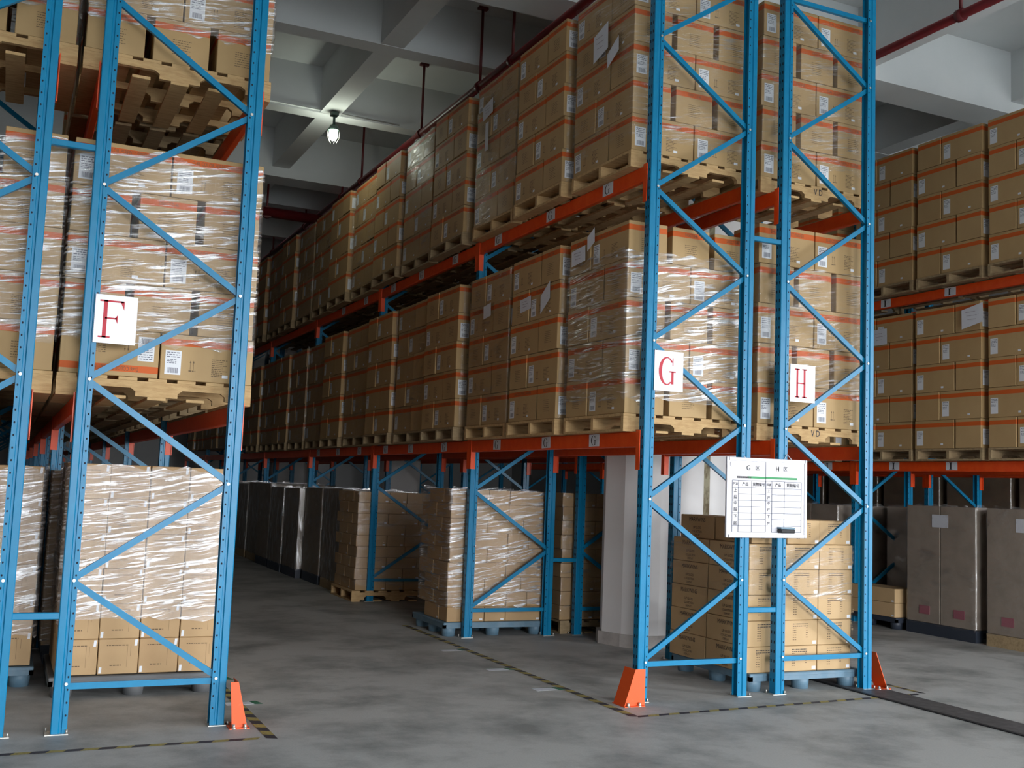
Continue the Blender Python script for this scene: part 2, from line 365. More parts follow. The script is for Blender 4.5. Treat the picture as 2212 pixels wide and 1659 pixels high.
UPS = {1: upright_mesh(1, 5.45), -1: upright_mesh(-1, 5.45)}
def brace_mesh(x0, z0, x1, z1):
    L = math.hypot(x1-x0, z1-z0); a = math.atan2(z1-z0, x1-x0)
    b = MB(); h = .019
    b.prism([(-.016, -h), (-.016, h), (.014, h), (.014, h-.005), (-.009, h-.006), (-.009, -h+.006), (.014, -h+.005), (.014, -h)], 'x', 0, L, BLUE)
    # groove line of the folded channel
    b.xf(Matrix.Translation((x0, 0, z0)) @ Matrix.Rotation(-a, 4, 'Y'))
    return b.mesh('brace')
NODE = lambda k: Z0+SP*k
def frame_parts(aisle_left):
    """braces zigzag between node k (even on the aisle post, odd on the other)"""
    bo = .022; out = []
    xa = lambda k: (bo if (k % 2 == 0) == aisle_left else D-bo)
    for k in range(0, 9):
        z1, z2 = NODE(k), NODE(k+1)
        d = .012
        out.append(('diagonal_brace', brace_mesh(xa(k), z1+d, xa(k+1), z2-d)))
    out.append(('horizontal_brace', brace_mesh(bo, NODE(0)-.018, D-bo, NODE(0)-.018)))
    out.append(('horizontal_brace', brace_mesh(bo, NODE(9)+.012, D-bo, NODE(9)+.012)))
    nb = MB()
    for k in range(10): nb.tube((xa(k), -.044, NODE(k)), (xa(k), -.036, NODE(k)), .010, ZINC, 6)
    for k in (0, 9): nb.tube((D-xa(k), -.044, NODE(k)), (D-xa(k), -.036, NODE(k)), .010, ZINC, 6)
    return out, nb.mesh('bolts')
FP = {True: frame_parts(True), False: frame_parts(False)}
fpb = MB(); fpb.box(-.065, .065, -.055, .055, 0, .006, ZINC)
for q in (-1, 1): fpb.tube((.055*q, -.045*q, .006), (.055*q, -.045*q, .03), .007, ZINC, 6)
FOOT = fpb.mesh('foot_plate')
def rack_frame(xl, y, aisle_left, label, group=None, simple_=False, tall=False):
    """xl = centre of the post with the smaller X"""
    t = thing('rack_frame', label, 'rack frame', (xl, y, 0), group=group)
    U_ = UP if tall else UPS
    obj('upright', U_[1], t, (0, 0, 0)); obj('upright', U_[-1], t, (D, 0, 0))
    obj('foot_plate', FOOT, t, (-.012, 0, 0)); obj('foot_plate', FOOT, t, (D+.012, 0, 0))
    for q_, (n_, me) in enumerate(FP[aisle_left][0]):
        if tall or q_ not in (8, 10): obj(n_, me, t)
    if not tall: obj('horizontal_brace', FP[aisle_left][0][9][1], t, (0, 0, NODE(8)-NODE(0)+.03))
    if not simple_ and tall: tag(obj('bolts', FP[aisle_left][1], t), None, None, kind='stuff')
    return t
def beam_mesh(L, s):
    """box beam along +Y from post centre to post centre; s=+1 outer face towards -X at x=-.05"""
    b = MB(); x0, x1 = (-.052, -.004) if s > 0 else (.004, .052)
    b.box(x0, x1, .04, L-.04, -.12, 0, ORANGE, .006)
    return b.mesh('beam')
def conn_mesh(s, e):
    """end connector, e=0 near end, 1 far end"""
    b = MB(); q = 1 if e == 0 else -1
    xo = -.058*s; xi = -.052*s
    xs = sorted((xo, xi)); ys = sorted((0.0015*q, .055*q))
    b.box(xs[0], xs[1], ys[0], ys[1], -.295, .012, ORANGE)
    xs = sorted((xo, 0.0)); ys = sorted((.0385*q, .0425*q))
    b.box(xs[0], xs[1], ys[0], ys[1], -.295, .012, ORANGE)
    return b.mesh('connector')
CONN = {(s, e): conn_mesh(s, e) for s in (1, -1) for e in (0, 1)}
BEAMS = {}
def beam(x, y0, L, s, ztop, label, group=None):
    k = (round(L, 3), s)
    if k not in BEAMS: BEAMS[k] = beam_mesh(L, s)
    t = thing('load_beam', label, 'rack beam', (x, y0, ztop), group=group)
    obj('beam', BEAMS[k], t); obj('end_connector', CONN[(s, 0)], t, (0, 0, 0)); obj('end_connector', CONN[(s, 1)], t, (0, L, 0))
    return t
def spacer(x0, x1, y, z, label):
    b = MB(); b.box(x0+.03, x1-.03, -.03+y, .012+y, z-.02, z+.02, BLUE, .004)
    tag(obj('row_spacer', b), label, 'row spacer')

E1, F1 = -.863, .40
G1, H1, I1, J1 = 4.43, 5.72, 10.12, 11.41
YG = [7.015, 10.365, 13.66, 16.96, 20.26, 23.56, 26.86, 30.16]
YFR = [7.06, 10.40, 13.70, 17.0, 20.3, 23.6, 26.9, 30.2]
YI = [7.57, 10.87, 14.17, 17.47, 20.77, 24.07, 27.37]
LV1, LV2 = 2.03, 4.13
def where(i): return 'nearest the camera' if i == 0 else ORD[i]+' from the near end'
for i, y in enumerate(YFR):
    rack_frame(F1, y, False, 'blue ladder frame of the rack marked F, '+(where(i) if i else 'at its near end with a letter sign'), tall=i == 0)
    rack_frame(E1, y, True, 'blue ladder frame of the rack left of rack F, '+where(i), tall=i == 0)
for i, y in enumerate(YG):
    rack_frame(G1, y, True, 'blue ladder frame of the rack marked G, '+(where(i) if i else 'at its near end with a letter sign'), tall=i == 0)
    rack_frame(H1, y, False, 'blue ladder frame of the rack marked H, '+(where(i) if i else 'at its near end with a letter sign'), tall=i == 0)
rack_frame(5.83, 8.69, False, 'extra blue ladder frame standing just in front of the white column')
for i, y in enumerate(YI):
    rack_frame(I1, y, True, 'blue ladder frame of the rack with letter I labels, '+where(i))
    if i < 5: rack_frame(J1, y, False, 'blue ladder frame behind the rack with letter I labels, '+where(i), simple_=True)
spacer(F1-.343, F1, 7.06, 3.57, 'upper short blue spacer tying rack F to the rack on its left')
spacer(F1-.343, F1, 7.06, .694, 'lower short blue spacer tying rack F to the rack on its left')
spacer(F1-.343, F1, 10.40, .69, 'short blue spacer between the wrapped stacks behind rack F front frame')
spacer(G1+D, H1, 7.015, 3.672, 'upper short blue spacer between racks G and H')
spacer(G1+D, H1, 7.015, .667, 'lower short blue spacer between racks G and H')
spacer(G1+D, H1, 10.365, .80, 'short blue spacer between the second frames of racks G and H')
LN = {LV1: 'lower', LV2: 'upper', LV1+.035: 'lower', LV2+.02: 'upper'}
def row_beams(nm, x, ys, levels, s_front, bays, side_names=('aisle side', 'back side')):
    for zt in levels:
        for i in bays:
            for s, xx, sn in ((1, x, 'left'), (-1, x+D, 'right')):
                beam(xx, ys[i], ys[i+1]-ys[i], s, zt, 'orange beam, %s level, %s edge, %s bay back, rack %s' % (LN[zt], sn, ORD[i], nm))
row_beams('F', F1, YFR, (LV1, LV2), -1, range(7))
row_beams('left of F', E1, YFR, (LV1, LV2), 1, range(4))
row_beams('G', G1, YG, (LV1, LV2), 1, range(7))
row_beams('H', H1, YG, (LV1,), -1, range(1, 6))
row_beams('H', H1, YG, (LV2,), -1, range(1, 3))
for zt in (LV1, LV2):
    for s, xx, sn in ((1, H1, 'left'), (-1, H1+D, 'right')):
        beam(xx, YG[0], 8.69-YG[0], s, zt, 'short orange beam, %s level, %s edge, in front of the white column' % (LN[zt], sn))
row_beams('I', I1, YI, (LV1+.035, LV2+.02), 1, range(4))
row_beams('J behind I', J1, YI, (LV1+.035,), 1, range(3))

# post end guards
def guard(x, y, s, flange, w0, w1, zt, label):
    """s: direction of the aisle; a sloped outer plate and, where the photo shows one, a front flange (inner, outer edges)"""
    t = thing('post_guard', label, 'rack guard', (x, y, 0))
    b = MB()
    b.prism([(0, (w0-.005)*s), (0, w0*s), (zt, w1*s), (zt, (w1-.005)*s)], 'y', -.07, .08, GUARD)
    if flange: b.prism([(0, flange[0]*s), (0, w0*s), (zt, w1*s), (zt, flange[1]*s)], 'y', -.075, -.070, GUARD)
    b.box(min(.01*s, (w0+.01)*s), max(.01*s, (w0+.01)*s), -.10, .08, 0, .006, GUARD)
    obj('bent_plate', b, t)
    for px in (.3, .85): obj('anchor_bolt', MB().tube((px*w0*s, -.09, 0), (px*w0*s, -.09, .03), .009, ZINC, 6).tube((px*w0*s, -.09, .0), (px*w0*s, -.09, .010), .015, ZINC, 8), t)
guard(F1+D+.046, 6.99, 1, (.028, .006), .125, .055, .285, 'orange post guard on the floor at the aisle corner of rack F')
guard(G1-.047, 6.94, -1, (0, 0), .175, .085, .265, 'orange post guard on the floor left of the G rack post')
guard(H1+D+.046, 7.03, 1, None, .155, .03, .305, 'orange post guard on the floor right of the H rack post')

# ---------------------------------------------------------------- letters
def arc(cx, cz, rx, rz, a0, a1, n): return [(cx+rx*math.cos(R(a0+(a1-a0)*i/n)), cz+rz*math.sin(R(a0+(a1-a0)*i/n))) for i in range(n+1)]
def letter(ch, W, H, m, y=-.001):
    """serif capital in the XZ plane, centred"""
    b = MB(); t, h = .16*W, .045*H
    def r(x0, x1, z0, z1): b.add([(x0*1, y, z0), (x1, y, z0), (x1, y, z1), (x0, y, z1)], [[0, 1, 2, 3]], m)
    a, c = W/2, H/2
    def serif(x, z, w_, up): r(x-w_, x+w_, z-h/2, z+h/2)
    if ch == 'F':
        x = -a+.24*W; r(x-t/2, x+t/2, -c, c); serif(x, -c+h/2, .24*W, 1); r(-a, a*.9, c-h, c)
        r(x, .35*W*.6, .0*H, h); b.add([(a*.98, y, c), (a*.62, y, c), (a*.98, y, c-.24*H)], [[0, 1, 2]], m)
        b.add([(.25*W, y, .13*H), (.25*W, y, -.11*H), (.14*W, y, .03*H)], [[0, 1, 2]], m)
    elif ch == 'H':
        for x in (-a+.2*W, a-.2*W): r(x-t/2, x+t/2, -c, c); serif(x, -c+h/2, .2*W, 1); serif(x, c-h/2, .2*W, 1)
        r(-a+.2*W, a-.2*W, -h/2, h/2)
    elif ch == 'I':
        t *= 1.5; h *= 1.6; r(-t*.6, t*.6, -c, c); serif(0, -c+h/2, .3*W, 1); serif(0, c-h/2, .3*W, 1)
    elif ch == 'G':
        n = 20; o_ = arc(0, 0, a, c, 38, 310, n); i_ = arc(.03*W, 0, a-.17*W, c-.04*H, 42, 306, n)
        for k in range(n): b.add([(o_[k][0], y, o_[k][1]), (o_[k+1][0], y, o_[k+1][1]), (i_[k+1][0], y, i_[k+1][1]), (i_[k][0], y, i_[k][1])], [[0, 1, 2, 3][::-1]], m)
        x = a-.13*W; r(x-t*.45, x+t*.45, -c*.92, -.02*H); serif(x, -.02*H, .2*W, 1)
        r(x-t*.1, x+t*.25, .20*H, .47*H)
    return b
def sign(ch, x0, x1, z0, z1, label, lw, lh, lx=0, py=6.968):
    k = py/6.94; x0, x1, z0, z1 = x0*k, x1*k, 1.5707+(z0-1.5707)*k, 1.5707+(z1-1.5707)*k
    t = thing('letter_sign', label, 'sign', ((x0+x1)/2, py, (z0+z1)/2), (0, 0, 0))
    w_, h_ = (x1-x0)/2, (z1-z0)/2
    obj('sign_board', MB().box(-w_, w_, 0, .006, -h_, h_, CLEANP), t)
    l = obj('letter', letter(ch, lw, lh, RED), t, (lx, 0, 0)); l['label'] = 'red serif letter'
    return t
sign('F', .418, .663, 2.345, 2.643, 'white sign plate with a red letter F on the left rack', .145, .235, -.025, 7.012)
sign('G', 4.440, 4.703, 2.347, 2.658, 'white sign plate with a red letter G on the blue post', .145, .22, -.02)
sign('H', 5.752, 6.010, 2.351, 2.660, 'white sign plate with a red letter H on the blue post', .125, .24, -.02)
LM = {}
def beam_label(ch, x, y, z, label, group, wid=.17):
    if ch not in LM:
        LM[ch] = (MB().box(-wid/2, wid/2, 0, .0008, -.05, .05, PAPER).mesh('paper'), letter(ch, .075, .082, INK, -.0006).mesh('letter'))
    t = thing('beam_label', label, 'label', (x-.0602, y, z), (0, random.uniform(-.03, .03), R(-90)), group)
    t.location.x = x-.0535
    obj('paper', LM[ch][0], t); obj('letter', LM[ch][1], t, (-.012, 0, 0))
for k, y in enumerate((7.73, 8.604, 9.674, 11.093, 12.181, 13.122, 14.25, 15.3, 16.4)):
    beam_label('G', G1, y, LV1-.055, 'white paper label with letter G, lower beam, %s from the near end' % ORD[k], 'labels on the lower G beams')
for k, y in enumerate((7.63, 8.674, 9.84, 11.002, 12.084, 13.131, 14.3, 15.4)):
    beam_label('G', G1, y, LV2-.055, 'white paper label with letter G, upper beam, %s from the near end' % ORD[k], 'labels on the upper G beams')
for k, y in enumerate((9.264, 10.305)):
    beam_label('I', I1, y, LV2-.035, 'white paper label with letter I, upper beam, %s' % ('nearer' if k == 0 else 'farther'), 'labels on the I beams')
for k, y in enumerate((9.244, 10.148, 11.35)):
    beam_label('I', I1, y, LV1-.02, 'white paper label with letter I, lower beam, %s from the right' % ORD[k], 'labels on the I beams')

# ---------------------------------------------------------------- whiteboard
t = thing('whiteboard', 'white framed whiteboard with a drawn table hung between G and H posts', 'whiteboard', (5.550, 6.958, 1.556), (0, R(-.4), 0))
W2, H2_ = .388, .303
obj('board_panel', MB().box(-W2, W2, 0, .012, -H2_, H2_, WBOARD), t)
b = MB()
for q in (-1, 1): b.box(q*W2-.014, q*W2+.014, -.006, .016, -H2_-.014, H2_+.014, ALU, .003); b.box(-W2, W2, -.006, .016, q*H2_-.014, q*H2_+.014, ALU, .003)
obj('frame', b, t)
b = MB()
def ln(x0, z0, x1, z1, w_=.0035):
    if abs(x1-x0) > abs(z1-z0): b.box(x0, x1, -.003, -.0008, z0-w_/2*1.3, z0+w_/2*1.3, INKGREY)
    else: b.box(x0-w_/2*1.3, x0+w_/2*1.3, -.003, -.0008, min(z0, z1), max(z0, z1), INKGREY)
top, bot = .135, -.272
cols = [-.345, -.285, -.155, -.018, .045, .170, .345]
for c_ in cols: ln(c_, bot, c_, top, .006 if c_ == -.018 else .0035)
ln(-.018, top, -.018, .30, .003)
rows = [top, .078]
for k in range(7): rows.append(.078-(k+1)*.05)
for k, z in enumerate(rows):
    if k in (0, 1) or (k-1) % 2 == 0: ln(-.345, z, .345, z)
    else: ln(-.285, z, -.018, z); ln(.045, z, .345, z)
obj('table_lines', b, t)
obj('green_stripe', MB().box(-.20, .30, -.003, -.0008, .152, .170, GREEN), t)
b = MB()
for txt, x, z, s_ in (('上', -.315, .055, .03), ('层', -.315, .0, .03), ('中', -.315, -.045, .03), ('层', -.315, -.095, .03), ('下', -.315, -.15, .03), ('层', -.315, -.205, .03),
                      ('上', .013, .055, .026), ('层', .013, .0, .026), ('中', .013, -.045, .026), ('层', .013, -.095, .026), ('下', .013, -.15, .026), ('层', .013, -.205, .026),
                      ('层次', -.315, .105, .024), ('产品', -.22, .105, .028), ('货物编号', -.087, .105, .028), ('层次', .014, .105, .022), ('产品', .107, .105, .028), ('货物编号', .257, .105, .030),
                      ('G', -.19, .235, .05), ('区', -.10, .235, .04), ('H', .10, .235, .05), ('区', .18, .235, .04)):
    merge(b, text_mb(txt, s_*1.1, INK, bold=.0006), Matrix.Translation((x, -.0025, z)))
for k in range(14): x = -.30+.01*k; b.box(x, x+.006, -.0034, -.0008, .152, .168, INK)
obj('writing', b, t)
obj('magnet', MB().tube((-.345, -.006, .262), (-.345, 0, .262), .024, ALU, 18).tube((-.345, -.0075, .262), (-.345, -.006, .262), .016, CLEANP, 18), t)
o = obj('board_eraser', MB().box(.10, .24, -.055, 0, -.285, -.252, BLACK, .006).box(.10, .24, -.05, 0, -.252, -.238, PLASTIC), None, (5.550, 6.952, 1.566)); tag(o, 'dark felt board eraser resting on the bottom edge of the whiteboard', 'eraser')
b = MB(); b.tube((-.23, .005, .33), (-.20, .005, .302), .003, ALU, 6).tube((.20, .005, .36), (.255, .005, .31), .003, ALU, 6).tube((.17, .005, .31), (.20, .005, .36), .003, ALU, 6); obj('hanging_string', b, t)

# ---------------------------------------------------------------- pallets
def wood_pallet_mesh(m, marks=False, X=1.2, Y=.985):
    ds = MB(); st = []; bd = MB()
    n = 7; wb = .115
    for i in range(n):
        x = .0+i*(X-wb)/(n-1); ds.box(x, x+wb, 0, Y, .118, .14, m, .002)
    for y0 in (0, Y/2-.019, Y-.038):
        poly = [(.022, 0)]
        def notch(a, b_):
            h = .052; r = .035; p = [(a, 0)]
            p += [(a+r-r*math.cos(R(t_)), h-r+r*math.sin(R(t_))) for t_ in (0, 30, 60, 90)]
            p += [(b_-r+r*math.sin(R(t_)), h-r+r*math.cos(R(t_))) for t_ in (0, 30, 60, 90)]; p += [(b_, 0)]; return p
        pts = [(0, 0)]+notch(.17, .47)+notch(.73, 1.03)+[(X, 0), (X, .098), (0, .098)]
        # prism along y wants (z, x)
        s_ = MB(); N_ = [(z+.02, x) for x, z in pts]
        # split into convex pieces: top rail and feet
        s_.box(0, X, y0, y0+.038, .072, .118, m)
        for a, c_ in ((0, .17), (.47, .73), (1.03, X)):
            r = .03
            q = [(.02, a), (.02, c_), (.05, c_)]+([(.072, c_+r)] if c_ < X else [(.072, c_)])+([(.072, a-r)] if a > 0 else [(.072, a)])+[(.05, a)]
            s_.prism(q, 'y', y0, y0+.038, m)
        st.append(s_)
    for x in (0, .30, .543, .785, 1.085): bd.box(x, x+.115, 0, Y, 0, .02, m, .002)
    return ds.mesh('deck'), [q.mesh('stringer') for q in st], bd.mesh('bottom_boards')
WP = {0: wood_pallet_mesh(WOOD), 1: wood_pallet_mesh(WOODG)}
VD = text_mb('VD', .075, INK, squeeze=.8, space=1.5, bold=.001).mesh('stencil_mark')
def wood_pallet(x0, y0, z0, label, v=0, group=None, vd=None):
    t = thing('wooden_pallet', label, 'pallet', (x0, y0, z0), group=group)
    obj('top_deck', WP[v][0], t); [obj('stringer', q, t) for q in WP[v][1]]; obj('bottom_deck', WP[v][2], t)
    if vd: o = obj('stencil_mark', VD, t, (vd, -.0005, .085)); o['label'] = 'black stencilled letters VD'
    return t
def plastic_pallet_mesh(X, Y, m):
    b = MB(); b.box(0, X, 0, Y, .115, .145, m, .006); b.box(0, X, 0, .03, .085, .12, m); b.box(0, X, Y-.03, Y, .085, .12, m); b.box(0, .03, 0, Y, .085, .12, m); b.box(X-.03, X, 0, Y, .085, .12, m)
    legs = []
    for i in range(3):
        for j in range(3):
            cx, cy_ = .09+i*(X-.18)/2, .09+j*(Y-.18)/2; l = MB(); l.tube((cx, cy_, 0), (cx, cy_, .115), .068, m, 14, .078); legs.append(l.mesh('leg'))
    return b.mesh('deck'), legs
PP = {}
def plastic_pallet(x0, y0, label, X=1.2, Y=1.0, m=PLASTIC, rot=0, group=None):
    k = (X, Y, m.name)
    if k not in PP: PP[k] = plastic_pallet_mesh(X, Y, m)
    t = thing('plastic_pallet', label, 'pallet', (x0, y0, 0), (0, 0, rot), group)
    obj('deck', PP[k][0], t)
    for l in PP[k][1]: obj('leg', l, t)
    return t

# ---------------------------------------------------------------- cartons with the orange band
LX, LY = .59, .358
def dashes(b, x0, x1, z, h, m, y, seed):
    rn = random.Random(seed); x = x0
    while x < x1:
        w_ = rn.uniform(.006, .022); e = min(x+w_, x1); b.add([(x, y, z-h/2), (e, y, z-h/2), (e, y, z+h/2), (x, y, z+h/2)], [[0, 1, 2, 3]], m); x = e+rn.uniform(.003, .006)
CARTON = MB().box(-LX/2, LX/2, -LY/2, LY/2, 0, CH, KRAFT, .004).mesh('banded_carton')
def label_mesh():
    b = MB(); y = -LY/2-.0008; x0, x1, z0, z1 = -.265, -.165, .035, .192
    b.add([(x0, y, z0), (x1, y, z0), (x1, y, z1), (x0, y, z1)], [[0, 1, 2, 3]], STICKER)
    for k in range(3): dashes(b, x0+.01, x1-.008, .178-k*.014, .006, INKGREY, y-.0004, k)
    for k in range(3): dashes(b, x0+.01, x1-.03, .132-k*.011, .0045, INKGREY, y-.0004, k+5)
    return b.mesh('shipping_label')
SHIP = label_mesh()
def barcode_mesh():
    b = MB(); y = -LY/2-.0008; x0, x1 = -.265, -.165
    rn = random.Random(3); x = x0+.018
    while x < x1-.018: w_ = rn.uniform(.0012, .004); b.add([(x, y-.0004, .045), (x+w_, y-.0004, .045), (x+w_, y-.0004, .08), (x, y-.0004, .08)], [[0, 1, 2, 3]], INKGREY); x += w_+rn.uniform(.0012, .003)
    return b.mesh('barcode')
BARC = barcode_mesh()
def small_sticker():
    b = MB(); y = -LY/2-.001; b.add([(.10, y, .034), (.138, y, .034), (.138, y, .054), (.10, y, .054)], [[0, 1, 2, 3]], STICKER); return b.mesh('small_sticker')
DOT = small_sticker()
def print_mesh():
    b = MB()
    for q in (1, -1):      # both long faces, then both short faces
        s_ = MB(); y = -LY/2-.0007
        for k in range(10): dashes(s_, .03, .03+(.075 if k % 3 else .10), .15-k*.012, .0045, INKSOFT, y, 20+k)
        for x in (-.105, -.085):
            s_.box(x-.0012, x+.0012, y, y+.0005, .075, .125, INKSOFT); s_.add([(x-.005, y, .118), (x+.005, y, .118), (x, y, .135)], [[0, 1, 2]], INKSOFT)
        dashes(s_, -.115, -.072, .066, .008, INKSOFT, y, 77)
        tx = text_mb('D-46 COLOR PERFECT FINISHER', .038, INKSOFT, squeeze=.62, space=1.05); tx.v = [(x, y, z+.2465) for x, _, z in tx.v]; merge(s_, tx)
        merge(b, s_, Matrix.Rotation(0 if q > 0 else math.pi, 4, 'Z'))
        s_ = MB(); y = -LX/2-.0007
        for k in range(7): dashes(s_, -.06, .02+(.02 if k % 2 else .04), .165-k*.016, .0045, INKSOFT, y, 40+k)
        tx = text_mb('DIRECT D-46', .036, INKSOFT, squeeze=.6); tx.v = [(x, y, z+.2465) for x, _, z in tx.v]; merge(s_, tx)
        merge(b, s_, Matrix.Rotation(R(90*q), 4, 'Z'))
    return b.mesh('lettering')
PRINT = print_mesh()
FARB = MB()      # the cartons past the 300 largest: one mass
def far_carton(x, y, z, rot):
    m = Matrix.Translation((x, y, z)) @ Matrix.Rotation(rot, 4, 'Z')
    k0 = len(FARB.v)
    FARB.add([m @ Vector((sx_*LX/2, sy_*LY/2, sz_*CH)) for sz_ in (0, 1) for sy_ in (-1, 1) for sx_ in (-1, 1)], [(0, 2, 3, 1), (4, 5, 7, 6), (0, 1, 5, 4), (1, 3, 7, 5), (3, 2, 6, 7), (2, 0, 4, 6)], KRAFTFAR)
    for q in (1,):
        y_ = -LY/2-.001
        FARB.add([m @ Vector(p) for p in ((-.265, y_, .035), (-.165, y_, .035), (-.165, y_, .192), (-.265, y_, .192))], [[0, 1, 2, 3]], STICKER)
# band of the mass follows the tiers in world height
def far_mat():
    m, n, o = mat('banded_kraft_far'); L = n.links.new
    p = N(n, 'ShaderNodeBsdfPrincipled'); L(p.outputs[0], o.inputs[0]); p.inputs['Roughness'].default_value = .62
    t = N(n, 'ShaderNodeTexCoord'); s = N(n, 'ShaderNodeSeparateXYZ'); L(t.outputs['Object'], s.inputs[0])
    a = N(n, 'ShaderNodeMath', operation='SUBTRACT'); a.inputs[1].default_value = LV1+.14; L(s.outputs['Z'], a.inputs[0])
    lv = N(n, 'ShaderNodeMath', operation='MODULO'); L(a.outputs[0], lv.inputs[0]); lv.inputs[1].default_value = 2.1
    c = N(n, 'ShaderNodeMath', operation='MODULO'); L(lv.outputs[0], c.inputs[0]); c.inputs[1].default_value = .30
    g = N(n, 'ShaderNodeMath', operation='GREATER_THAN'); g.inputs[1].default_value = .225; L(c.outputs[0], g.inputs[0])
    l = N(n, 'ShaderNodeMath', operation='LESS_THAN'); l.inputs[1].default_value = .268; L(c.outputs[0], l.inputs[0])
    u = N(n, 'ShaderNodeMath', operation='MULTIPLY'); L(g.outputs[0], u.inputs[0]); L(l.outputs[0], u.inputs[1])
    mx = N(n, 'ShaderNodeMix', data_type='RGBA'); L(u.outputs[0], mx.inputs[0]); mx.inputs[6].default_value = (.47, .31, .145, 1); mx.inputs[7].default_value = (.62, .115, .018, 1)
    L(mx.outputs[2], p.inputs['Base Color']); return m
KRAFTFAR = far_mat()
NB = [0]
def carton(x, y, z, rot, label, group, near, flip=False, lab=True, zs=1):
    t = thing('banded_carton', None, None); bpy.data.objects.remove(t)
    o = tag(obj('banded_carton', CARTON, None, (x, y, z), (0, 0, rot)), label, 'carton', group); NB[0] += 1
    o.scale.z = zs
    if flip: o.location.z = z+CH*zs; o.rotation_euler = (0, R(180), rot)
    if lab:
        l_ = obj('shipping_label', SHIP, o); obj('small_sticker', DOT, o)
        if near: obj('barcode', BARC, l_)
    if near: obj('lettering', PRINT, o)
    return o
def tier(x0, y0, kind):
    """[(x, y, rot, role)] for a pallet 1.2 wide (X) by .975 deep (Y); roles front/back + l/m/r"""
    out = []
    if kind == 'A':
        for cx, r_ in ((.300, 'l'), (.900, 'r')): out.append((x0+cx, y0+LY/2, 0, 'f'+r_))
        for cx, r_ in ((.19, 'l'), (.60, 'm'), (1.01, 'r')): out.append((x0+cx, y0+.385+LX/2, R(-90), 'b'+r_))
    else:
        for cx, r_ in ((.19, 'l'), (.60, 'm'), (1.01, 'r')): out.append((x0+cx, y0+LX/2, R(-90) if r_ != 'r' else R(90), 'f'+r_))
        for cx, r_ in ((.300, 'l'), (.900, 'r')): out.append((x0+cx, y0+.603+LY/2, 0, 'b'+r_))
    return out
TW = ['bottom', 'second', 'third', 'fourth', 'top']
PL = {'l': 'left', 'm': 'middle', 'r': 'right'}
def film_shell(x0, x1, y0, y1, z0, z1, m, label, seed=0, amp=.006, loc_faces='all', group=None):
    rn = random.Random(seed); b = MB(); r = .03; pts = []
    for cx, cy_, a0 in ((x1-r, y1-r, 0), (x0+r, y1-r, 90), (x0+r, y0+r, 180), (x1-r, y0+r, 270)):
        for i in range(4): a = R(a0+i*30); pts.append((cx+r*math.cos(a), cy_+r*math.sin(a), math.cos(a), math.sin(a)))
    ring = []
    for i in range(len(pts)):
        p, q = pts[i], pts[(i+1) % len(pts)]; L_ = math.hypot(q[0]-p[0], q[1]-p[1]); k = max(1, int(L_/.09))
        for j in range(k):
            u = j/k; nx, ny = p[2]*(1-u)+q[2]*u, p[3]*(1-u)+q[3]*u; ring.append((p[0]*(1-u)+q[0]*u, p[1]*(1-u)+q[1]*u, nx, ny))
    n = len(ring); nz = max(2, int((z1-z0)/.09)); vs = []
    for k in range(nz+1):
        z = z0+(z1-z0)*k/nz
        for (x, y, nx, ny) in ring:
            d = rn.uniform(0, amp); dz = rn.uniform(-.03, .03) if k in (0, nz) else rn.uniform(-.01, .01)
            vs.append((x+nx*d, y+ny*d, z+dz))
    b.add(vs, [[k*n+i, k*n+(i+1) % n, (k+1)*n+(i+1) % n, (k+1)*n+i] for k in range(nz) for i in range(n)], m, True)
    cx, cy_, cz = (x0+x1)/2, (y0+y1)/2, z0
    b.v = [(x-cx, y-cy_, z-cz) for x, y, z in b.v]
    return tag(obj('stretch_film', b, None, (cx, cy_, cz)), label, 'plastic film', group)

def banded_load(x0, y0, z0, start, where_, visible, near, flips=(), budget=True, jit=.006, skip=(), zs=1.0):
    """visible: set of roles that the photo shows. The rest of the pallet goes to the mass."""
    kind = start
    for k in range(5):
        dx, dy = random.uniform(-jit, jit), random.uniform(-jit, jit*.3)
        for (x, y, rot, role) in tier(x0, y0, kind):
            z = z0+.002+k*.3*zs
            if role in visible and (k, role) not in skip:
                if budget:
                    side = {'f': 'front', 'b': 'rear'}[role[0]]
                    lab = 'orange-banded carton, %s tier, %s %s, %s' % (TW[k], side, PL[role[1]], where_)
                    carton(x+dx, y+dy, z, rot+random.uniform(-.006, .006), lab, 'orange-banded cartons on the racks', near, (k, role) in flips, zs=zs)
                else: far_carton(x+dx, y+dy, z, rot)
            elif role[0] == 'b' and role[1] != 'r' and near: far_carton(x+dx, y+dy, z, rot)
        kind = 'B' if kind == 'A' else 'A'
FRONT = {'fl', 'fm', 'fr'}
PH = .14
